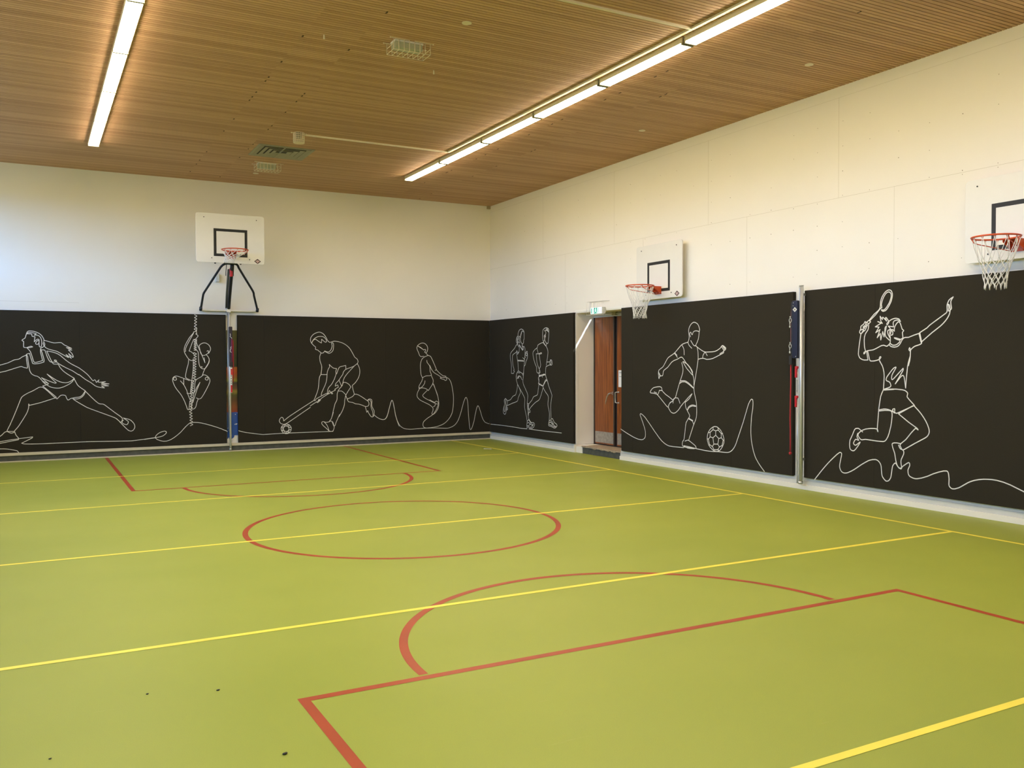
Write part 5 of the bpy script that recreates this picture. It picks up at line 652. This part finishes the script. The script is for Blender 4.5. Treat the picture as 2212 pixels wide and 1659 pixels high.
# ------------------------------------------------------------------ basketball hoops
def net_mesh(cx, cy, cz, R, depth, lean=(0, 0), scale_r=1.0, seed=1, n=12):
    """cord net hung from a ring of radius R; lean moves the bottom sideways"""
    rnd = random.Random(seed); mb = MB()
    lv = [(0, 1.0), (.40, .74), (.53, .62), (.64, .55), (.75, .50), (.86, .47), (.97, .46)]
    nd = {}
    for L_, (f_, rr) in enumerate(lv):
        for k in range(n):
            a = 2*PI*(k+.5*(L_ % 2))/n
            j = .006 if L_ else 0
            r = R*rr*scale_r if L_ else R
            nd[L_, k] = Vector((cx+r*math.cos(a)+lean[0]*f_+rnd.uniform(-j, j), cy+r*math.sin(a)+lean[1]*f_+rnd.uniform(-j, j), cz-depth*f_+rnd.uniform(-j, j)))
    for L_ in range(len(lv)-1):
        for k in range(n):
            a = nd[L_, k]
            for kk in ((k, (k-1) % n) if L_ % 2 == 0 else (k, (k+1) % n)):
                b_ = nd[L_+1, kk]; mid = (a+b_)/2 + Vector((rnd.uniform(-.004, .004), rnd.uniform(-.004, .004), -.006 if L_ == 0 else 0))
                mb.tube([a, mid, b_], .0034 if L_ == 0 else .0042, 5, caps=False)
    for k in range(n):
        for L_ in range(2, len(lv)): mb.ball(nd[L_, k], .0068, 6)
    L_ = len(lv)-1
    for k in range(n):                       # bottom loops
        p = nd[L_, k]
        mb.tube([p, p+Vector((.010, .008, -.014)), p+Vector((.0, .0, -.030)), p+Vector((-.010, -.008, -.014)), p], .0042, 5, caps=False)
    return mb
def hoop(origin, axis, label, standoff, net_args, extra=None, wall=None, boardz=(2.755, 3.655)):
    """origin = board centre in plan on the board front; axis 'x': board faces -x; axis 'y': faces -y"""
    ox, oy = origin; z0, z1 = boardz
    def T(u, d, z): return (ox-d, oy+u, z) if axis == 'x' else (ox+u, oy-d, z)     # u along the board, d out of the board
    t = thing('basketball_hoop', (ox, oy, z0), label, 'basketball hoop', 'basketball hoops')
    ax = 0 if axis == 'x' else 1
    b = MB(); c = (oy if axis == 'x' else ox)
    o0 = (ox if axis == 'x' else oy)
    b.prism(rrect(c-.6, c+.6, z0, z1, .045), ax, o0, o0+.018)
    bd = b.build('backboard', M_white, t, bevel=.002)
    # target rectangle
    q = MB(); w = .048; a, e = .295, .295; s0, s1 = z0+.115, z0+.61
    def plate(mb, u0, u1, za, zb, d0=-.0005, d1=.0016):
        p = [T(u0, d0, za), T(u1, d1, zb)]; mb.box(p[0][0], p[1][0], p[0][1], p[1][1], p[0][2], p[1][2])
    plate(q, -a, a, s1-w, s1); plate(q, -a, a, s0, s0+w); plate(q, -a, -a+w, s0+w, s1-w); plate(q, a-w, a, s0+w, s1-w)
    q.build('target_rectangle', M_black, bd)
    for u in (-.46, .46):
        for z in (z0+.08, z1-.075):
            q = MB(); q.tube([T(u if z > z0+.3 else u*.72, .006, z), T(u if z > z0+.3 else u*.72, -.002, z)], .0085, 8)
            q.build('board_bolt', M_black, bd)
    # diamond badge
    sg = -1 if axis == 'x' else 1
    q = MB(); cu, cz_ = sg*.475, z0+.055; rw, rh = .062, .046
    v = [T(cu-rw, .0012, cz_), T(cu, .0012, cz_-rh), T(cu+rw, .0012, cz_), T(cu, .0012, cz_+rh)]
    q.add(v, [(0, 1, 2, 3)])
    q.mi = 1
    el = [(cu+.038*math.cos(k*PI/8), cz_+.002+.0165*math.sin(k*PI/8)*(1+.25*math.cos(k*PI/2))) for k in range(16)]
    q.add([T(p[0], .0020, p[1]) for p in el], [tuple(range(16))])
    q.add([T(cu-.009, .0021, cz_-.004), T(cu+.009, .0021, cz_-.004), T(cu+.006, .0021, cz_-.030), T(cu-.006, .0021, cz_-.030)], [(0, 1, 2, 3)])
    q.mi = 0
    for k in range(5):
        u = cu-.026+k*.013; q.add([T(u-.0018, .0028, cz_-.005), T(u+.0018, .0028, cz_-.005), T(u+.0018, .0028, cz_+.009), T(u-.0018, .0028, cz_+.009)], [(0, 1, 2, 3)])
    q.build('maker_badge', [mat('badge_dark', (.045, .012, .010), .5), mat('badge_pink', (.62, .45, .42), .5)], bd)
    rz = z0+.198; rd = .15+.225
    # bracket
    br = MB()
    plate(br, -.075, .075, rz-.125, rz+.0, 0, .008)
    for s in (-1, 1):
        p = [T(s*.072, .006, rz-.118), T(s*.068, .006, rz-.118), T(s*.068, .155, rz-.028), T(s*.072, .155, rz-.028), T(s*.072, .155, rz), T(s*.068, .155, rz), T(s*.068, .006, rz), T(s*.072, .006, rz)]
        br.add([p[0], p[3], p[4], p[7], p[1], p[2], p[5], p[6]], [(0, 1, 2, 3), (4, 5, 6, 7), (0, 4, 5, 1), (2, 6, 7, 3), (1, 5, 6, 2), (0, 3, 7, 4)])
    plate(br, -.075, .075, rz-.006, rz, .006, .158)
    bro = br.build('rim_bracket', M_orange, t)
    for u in (-.05, .05):
        for z in (rz-.105, rz-.03): q = MB(); q.ball(T(u, .010, z), .009, 8); q.build('bracket_bolt', M_steel, bro)
    # ring
    ring = MB(); nn = 40
    ring.tube([T(.225*math.sin(2*PI*i/nn), rd+.225*math.cos(2*PI*i/nn), rz) for i in range(nn)], .0095, 10, closed=True)
    for k in range(12):
        a_ = 2*PI*(k)/12; p = T(.217*math.sin(a_), rd+.217*math.cos(a_), rz-.012)
        ring.tube([Vector(T(.222*math.sin(a_-.05), rd+.222*math.cos(a_-.05), rz-.006)), Vector(T(.220*math.sin(a_-.03), rd+.220*math.cos(a_-.03), rz-.022)), Vector(T(.220*math.sin(a_+.03), rd+.220*math.cos(a_+.03), rz-.022)), Vector(T(.222*math.sin(a_+.05), rd+.222*math.cos(a_+.05), rz-.006))], .003, 5)
    ring.build('rim', M_orange, t)
    rods = []
    for s in (-1, 1):
        q = MB(); q.tube([T(s*.195, rd+.10, rz-.008), T(s*.19, rd+.075, rz-.045), T(s*.172, rd+.03, rz-.058), T(s*.06, .012, rz-.118)], .0052, 6); q.build('support_rod', M_orange, t)
    C = T(0, rd, rz-.012)
    ln = net_args.get('lean', (0, 0)); 
    nm = net_mesh(C[0], C[1], C[2], .222, net_args.get('depth', .48), ln, net_args.get('sr', 1), net_args.get('seed', 1))
    nm.build('net', M_net, t)
    if wall is not None:
        for u in (-.40, .40):
            q = MB(); a_ = T(u-.03, -.018, z0+.06); e_ = T(u+.03, -wall+.0005, z1-.06); q.box(a_[0], e_[0], a_[1], e_[1], a_[2], e_[2])
            q.build('wall_batten', M_whitep, t)
    if extra: extra(t, T, bd)
    return t
hoop((-.12, -6.27), 'x', 'white wall basketball hoop above the panel with the football player', 0, dict(seed=3, depth=.50), wall=.1195)
hoop((-.12, -12.29), 'x', 'nearest basketball hoop, cut off by the right edge of the picture', 0, dict(seed=5, depth=.50), wall=.1195, boardz=(2.785, 3.685))
# hoop on the folding frame of the back wall
def frame_parts(t, T, bd):
    q = MB()
    F = [(-6.285, -.14, 2.755), (-6.28, -.17, 2.81), (-6.262, -.30, 3.03), (-6.255, -.34, 3.06), (-6.235, -.38, 3.10), (-6.08, -1.10, 3.485), (-6.055, -1.16, 3.515), (-6.02, -1.20, 3.535), (-5.985, -1.21, 3.54)]
    G = [(-5.86, -1.21, 3.54), (-5.825, -1.20, 3.535), (-5.79, -1.16, 3.515), (-5.765, -1.10, 3.485), (-5.355, -.38, 3.12), (-5.33, -.34, 3.08), (-5.32, -.30, 3.05), (-5.235, -.17, 2.81), (-5.222, -.14, 2.755)]
    q.tube(F+G, .021, 10)
    for x in (-6.286, -5.222): q.tube([(x, -.135, 2.735), (x, -.165, 2.80)], .029, 10)
    q.build('frame_tube', M_blackblue, t)
    q = MB(); q.box(-6.28, -5.22, -.10, -.07, 2.735, 2.765); q.box(-6.28, -5.22, -.07, -.001, 2.74, 2.745)
    q.box(-5.80, -5.725, -.13, -.001, 2.715, 2.80)
    q.build('wall_rail', M_alu, t)
    q = MB(); q.tube([(-5.762, -.115, 2.79), (-5.775, -.25, 2.95), (-5.88, -1.05, 3.42), (-5.90, -1.2, 3.53)], .033, 10); q.build('lift_strut', M_blackblue, t)
    q = MB(); q.tube([(-5.80, -.08, 2.80), (-5.83, -.3, 3.05), (-5.935, -1.05, 3.44)], .021, 8)
    q.tube([(-5.99, -1.15, 3.52), (-5.985, -1.06, 3.40), (-5.985, -1.05, 3.33)], .008, 6); q.tube([(-5.86, -1.15, 3.52), (-5.85, -1.06, 3.40), (-5.85, -1.05, 3.33)], .008, 6)
    q.build('side_rod', mat('dark_steel', (.12, .12, .11), .5, .3), t)
    q = MB(); q.box(-5.92, -5.87, -1.10, -1.04, 3.315, 3.475); q.build('red_grip', M_red, t, bevel=.01)
    q = MB(); q.box(-5.985, -5.925, -.10, -.001, 3.30, 3.46); q.build('junction_box', M_base2, t, bevel=.005)
    # arm behind the board down to the wall
    q = MB()
    for x in (-6.2, -5.75):
        q.tube([(x, -.001, 3.95), (x, -1.33, 3.95)], .018, 8); q.tube([(x, -1.20, 3.54), (x, -1.325, 3.60)], .018, 8)
    q.box(-6.25, -5.70, -1.335, -1.315, 3.60, 3.66)
    q.build('rear_arm', M_blackblue, t)
hoop((-5.955, -1.37), 'y', 'basketball hoop on a dark folding frame on the back wall', 0, dict(seed=9, depth=.20, lean=(-.11, -.03), sr=.85), extra=frame_parts, boardz=(3.53, 4.405))

# ------------------------------------------------------------------ net posts
def post(plane, pos, z0, z1, label):
    loc = (pos, -.12, z0) if plane == 'B' else (-.12, pos, z0)
    t = thing('net_post', loc, label, 'net post', 'volleyball net posts')
    def P(u, d, z): return (pos+u, -d, z) if plane == 'B' else (-d, pos+u, z)
    q = MB(); r = .030 if plane == 'R' else .021
    q.tube([P(0, .12, z0), P(0, .12, z1)], r, 20)
    q.build('pole', M_alu, t)
    q = MB(); 
    a = P(-.007, .12+r-.001, z0+.02); b_ = P(.007, .12+r+.002, z1-.03); q.box(a[0], b_[0], a[1], b_[1], a[2], b_[2]); q.build('pole_groove', M_steel, t)
    q = MB(); q.tube([P(0, .12, z1), P(0, .12, z1+.012)], r+.001, 20); q.build('pole_cap', M_steel, t)
    q = MB(); q.tube([P(0, .12, z0-.0), P(0, .12, z0+.035)], r+.004, 20); q.build('pole_foot', M_steel, t)
    for z in (.40, 2.66 if plane == 'B' else 2.60):
        q = MB(); a = P(-.02, .12-r-.001, z); b_ = P(.02, .001, z+.03); q.box(a[0], b_[0], a[1], b_[1], a[2], b_[2]); q.build('wall_clamp', M_steel, t)
    return t, P
t, P = post('R', -9.335, .085, 2.725, 'aluminium net post with navy winding case between two black panels on the right wall')
def pbox(mb, P, u0, u1, d0, d1, z0, z1):
    a = P(u0, d0, z0); b_ = P(u1, d1, z1); mb.box(a[0], b_[0], a[1], b_[1], a[2], b_[2])
q = MB(); pbox(q, P, .008, .098, .125, .185, 1.765, 2.535); cs = q.build('winding_case', M_navy, t, bevel=.006)
q = MB(); pbox(q, P, .098, .128, .13, .175, 1.80, 2.52); q.build('case_side', mat('black_rubber', (.01, .01, .012), .5), cs)
q = MB(); c0, cz = .05, 2.415
q.add([P(c0-.038, .1872, cz), P(c0, .1872, cz-.033), P(c0+.038, .1872, cz), P(c0, .1872, cz+.033)], [(0, 1, 2, 3)]); q.mi = 1
q.add([P(c0-.022, .1882, cz), P(c0, .1882, cz-.016), P(c0+.022, .1882, cz), P(c0, .1882, cz+.016)], [(0, 1, 2, 3)])
q.build('maker_badge', [M_whitep, M_vent], cs)
for z, u in ((2.505, .075), (2.465, .078), (1.79, .03)): q = MB(); q.ball(P(u, .187, z), .007, 8); q.build('case_bolt', M_steel, cs)
q = MB(); q.tube([P(.128, .165, 2.46), P(.131, .170, 2.32), P(.132, .17, 2.2), P(.131, .17, 2.0), P(.130, .17, 1.93)], .0065, 6); q.build('thin_cord', mat('pink_cord', (.34, .14, .15), .8, noise=.3, scale=90), t)
for zc in (2.275, 1.93):
    q = MB(); 
    ring_ = [P(.134+.021*math.sin(2*PI*i/12), .182, zc-.0+.028*math.cos(2*PI*i/12)) for i in range(12)]
    q.tube(ring_, .0045, 6, closed=True); q.tube([P(.134, .182, zc+.028), P(.134, .182, zc+.055)], .008, 6); q.tube([P(.138, .184, zc-.028), P(.140, .184, zc-.07)], .0055, 6); q.ball(P(.137, .184, zc-.085), .012, 8, (1, 1, 1.5))
    q.build('snap_hook', M_alu, t)
q = MB(); pbox(q, P, .10, .15, .13, .19, 1.68, 1.80); q.build('rope_clamp', M_black, t, bevel=.004)
q = MB(); q.tube([P(.137, .165, 1.70), P(.137, .165, 1.4), P(.142, .165, 1.15), P(.146, .165, .95), P(.141, .165, .8), P(.139, .165, .62), P(.140, .165, .50)], .0085, 8); q.ball(P(.141, .165, .485), .021, 12); q.build('red_rope', M_rope, t)
for z in (1.66, 1.265):
    q = MB(); pbox(q, P, .035, .08, .125, .155, z-.035, z); pbox(q, P, .052, .08, .125, .155, z-.155, z-.03); q.build('red_cleat', M_red, t, bevel=.006)
q = MB(); q.tube([P(.045, .135, 1.64), P(.045, .135, 1.29)], .004, 6); q.ball(P(.05, .14, 1.47), .012, 8); q.ball(P(.05, .14, 1.33), .011, 8); q.tube([P(.045, .135, 1.24), P(.045, .135, .09)], .006, 6); q.build('tension_wire', M_steel, t)
# post on the back wall
t, P = post('B', -5.755, .035, 2.70, 'slim net post with dark net roll in front of the mural strip')
q = MB(); q.tube([P(-.032, .10, .45), P(-.032, .10, 2.69)], .007, 8); q.build('side_tube', M_steel, t)
q = MB(); pbox(q, P, -.02, .045, .145, .19, 1.66, 2.435); sl = q.build('net_sleeve', mat('dark_sleeve', (.022, .014, .024), .6, noise=.4, scale=40), t, bevel=.012)
rr = random.Random(4)
for za, zb in ((2.30, 2.20), (2.05, 1.93)):
    q = MB(); q.tube([P(-.005+rr.random()*.04, .192, za+(zb-za)*k/7) for k in range(8)], .0045, 5)
    q.build('rope_knot', M_paper, sl)
q = MB(); q.tube([P(.03, .192, 2.20), P(.032, .193, 2.05), P(.035, .192, 1.9), P(.035, .192, 1.75)], .011, 6); q.build('magenta_rope', mat('magenta_rope', (.22, .012, .06), .7), sl)
q = MB(); q.tube([P(.058, .17, 2.17), P(.062, .17, 1.9), P(.062, .17, 1.6), P(.05, .17, 1.35)], .0085, 6); q.build('red_rope', M_rope, t)
q = MB(); pbox(q, P, -.01, .035, .15, .16, 1.15, 1.66); q.mi = 1; pbox(q, P, .012, .042, .155, .175, 1.50, 1.615); pbox(q, P, .006, .036, .155, .175, 1.16, 1.30); q.mi = 2
for z in (1.64, 1.47, 1.42, 1.37, 1.33): pbox(q, P, .01, .026, .16, .162, z, z+.016)
q.build('cleat_plate', [M_whitep, M_red, M_black], t)
# ------------------------------------------------------------------ exit sign with cage over the door
t = thing('exit_sign', (0, -4.41, 2.60), 'lit green and white emergency exit sign in a wire cage above the door niche', 'exit sign')
b = MB(); b.box(-.10, -.03, -4.62, -4.235, 2.60, 2.72); sg = b.build('sign_case', M_whitep, t, bevel=.004)
b = MB(); b.box(-.1025, -.10, -4.60, -4.245, 2.605, 2.715); b.mi = 1
b.box(-.1032, -.1024, -4.285, -4.262, 2.612, 2.708); b.box(-.1032, -.1024, -4.455, -4.345, 2.610, 2.712)
b.box(-.1032, -.1024, -4.50, -4.49, 2.62, 2.705)
b.mi = 0
# running figure in white on the green field
X_ = -.1038
def fig(pts): b.add([(X_, y, z) for y, z in pts], [tuple(range(len(pts)))])
fig([(-4.405+.011*math.cos(k*PI/4), 2.697+.010*math.sin(k*PI/4)) for k in range(8)])
fig([(-4.392, 2.685), (-4.415, 2.685), (-4.420, 2.655), (-4.395, 2.650)])
fig([(-4.397, 2.655), (-4.418, 2.655), (-4.440, 2.636), (-4.433, 2.618), (-4.426, 2.620), (-4.430, 2.634)])
fig([(-4.395, 2.655), (-4.408, 2.652), (-4.388, 2.632), (-4.366, 2.628), (-4.364, 2.634), (-4.382, 2.640)])
fig([(-4.39, 2.684), (-4.395, 2.676), (-4.372, 2.664), (-4.368, 2.670)])
fig([(-4.415, 2.684), (-4.41, 2.676), (-4.432, 2.662), (-4.438, 2.667)])
b.build('sign_face', [M_signlit, M_signgreen], sg, recalc=False)
b = MB(); b.box(-.03, -.001, -4.60, -4.25, 2.63, 2.70); b.build('sign_bracket', M_whitep, t)
c = MB(); y0, y1, z0, z1, xo = -4.70, -4.14, 2.585, 2.83, -.125; r = .0034
for y in (y0, y1): c.tube([(-.001, y, z1), (xo, y, z1), (xo, y, z0), (-.001, y, z0)], r, 6)
for i in range(1, 9):
    y = y0+(y1-y0)*i/9; c.tube([(-.001, y, z1), (xo, y, z1), (xo, y, z0), (-.001, y, z0)], r*.8, 6)
for x in (xo, -.004):
    for z in (z0, z1): c.tube([(x, y0, z), (x, y1, z)], r, 6)
c.build('wire_cage', M_white, t)

# the sign's emergency lens throws a thin blade of light onto the niche side
S0 = Vector((-.085, -4.30, 2.585))
A_, B_ = Vector((.372, -3.59, 2.60)), Vector((-.055, -3.59, 1.935))
pn = (B_-A_).cross(S0-A_).normalized(); md = ((A_-S0).normalized()+(B_-S0).normalized()).normalized(); ca = md.dot((A_-S0).normalized())
ll = bpy.data.lights.new('exit_sign_lens', 'POINT'); ll.energy = BEAM; ll.shadow_soft_size = .001; ll.color = (.9, .96, 1.0); ll.use_nodes = True
lt = ll.node_tree; em = [n for n in lt.nodes if n.type == 'EMISSION'][0]
tcn = lt.nodes.new('ShaderNodeTexCoord')
def lm(op, *a):
    n = lt.nodes.new('ShaderNodeMath'); n.operation = op
    for i, v in enumerate(a):
        if isinstance(v, (int, float)): n.inputs[i].default_value = v
        else: lt.links.new(v, n.inputs[i])
    return n.outputs[0]
def ld_(v):
    n = lt.nodes.new('ShaderNodeVectorMath'); n.operation = 'DOT_PRODUCT'; n.inputs[1].default_value = v; lt.links.new(tcn.outputs['Normal'], n.inputs[0]); return n.outputs['Value']
m1 = lm('LESS_THAN', lm('ABSOLUTE', ld_(pn)), .017); m2 = lm('GREATER_THAN', lm('MULTIPLY', ld_(md), BSIGN), ca)
lt.links.new(lm('MULTIPLY', m1, m2), em.inputs['Strength'])
llo = bpy.data.objects.new('exit_sign_lens', ll); COL.objects.link(llo); llo.location = S0
# ------------------------------------------------------------------ specks lying on the floor
m = MB(); m.add([(-1.24, -2.10, .004), (-1.13, -2.24, .004), (-1.11, -2.20, .006), (-1.21, -2.06, .006)], [(0, 1, 2, 3)]); m.add([(-1.24, -2.10, .0022), (-1.13, -2.24, .0022), (-1.11, -2.20, .0022), (-1.21, -2.06, .0022)], [(3, 2, 1, 0)])
m.add([(-1.24, -2.10, .004), (-1.13, -2.24, .004), (-1.13, -2.24, .0022), (-1.24, -2.10, .0022)], [(0, 1, 2, 3)])
tag(m.build('paper_scrap', M_paper, loc=(-1.18, -2.15, .002)), 'small white scrap of paper on the floor near the far corner', 'paper scrap')
for (x, y), r, lab in (((-8.208, -14.054), .010, 'black crumb of dirt on the floor left of the near red lane corner'), ((-8.324, -13.119), .008, 'black crumb of dirt on the floor above the near red lane corner'),
                       ((-8.657, -12.995), .006, 'tiny black crumb on the floor farther left of the red lane'), ((-9.117, -13.605), .0055, 'tiny black crumb on the floor nearest the lower left corner')):
    m = MB(); m.ball((x, y, r*.45), r, 8, (1.2, .8, .45)); m.ball((x+r*.7, y+r*.6, r*.4), r*.7, 8, (1, 1, .5)); tag(m.build('dirt_crumb', M_black, loc=(x, y, 0)), lab, 'dirt')
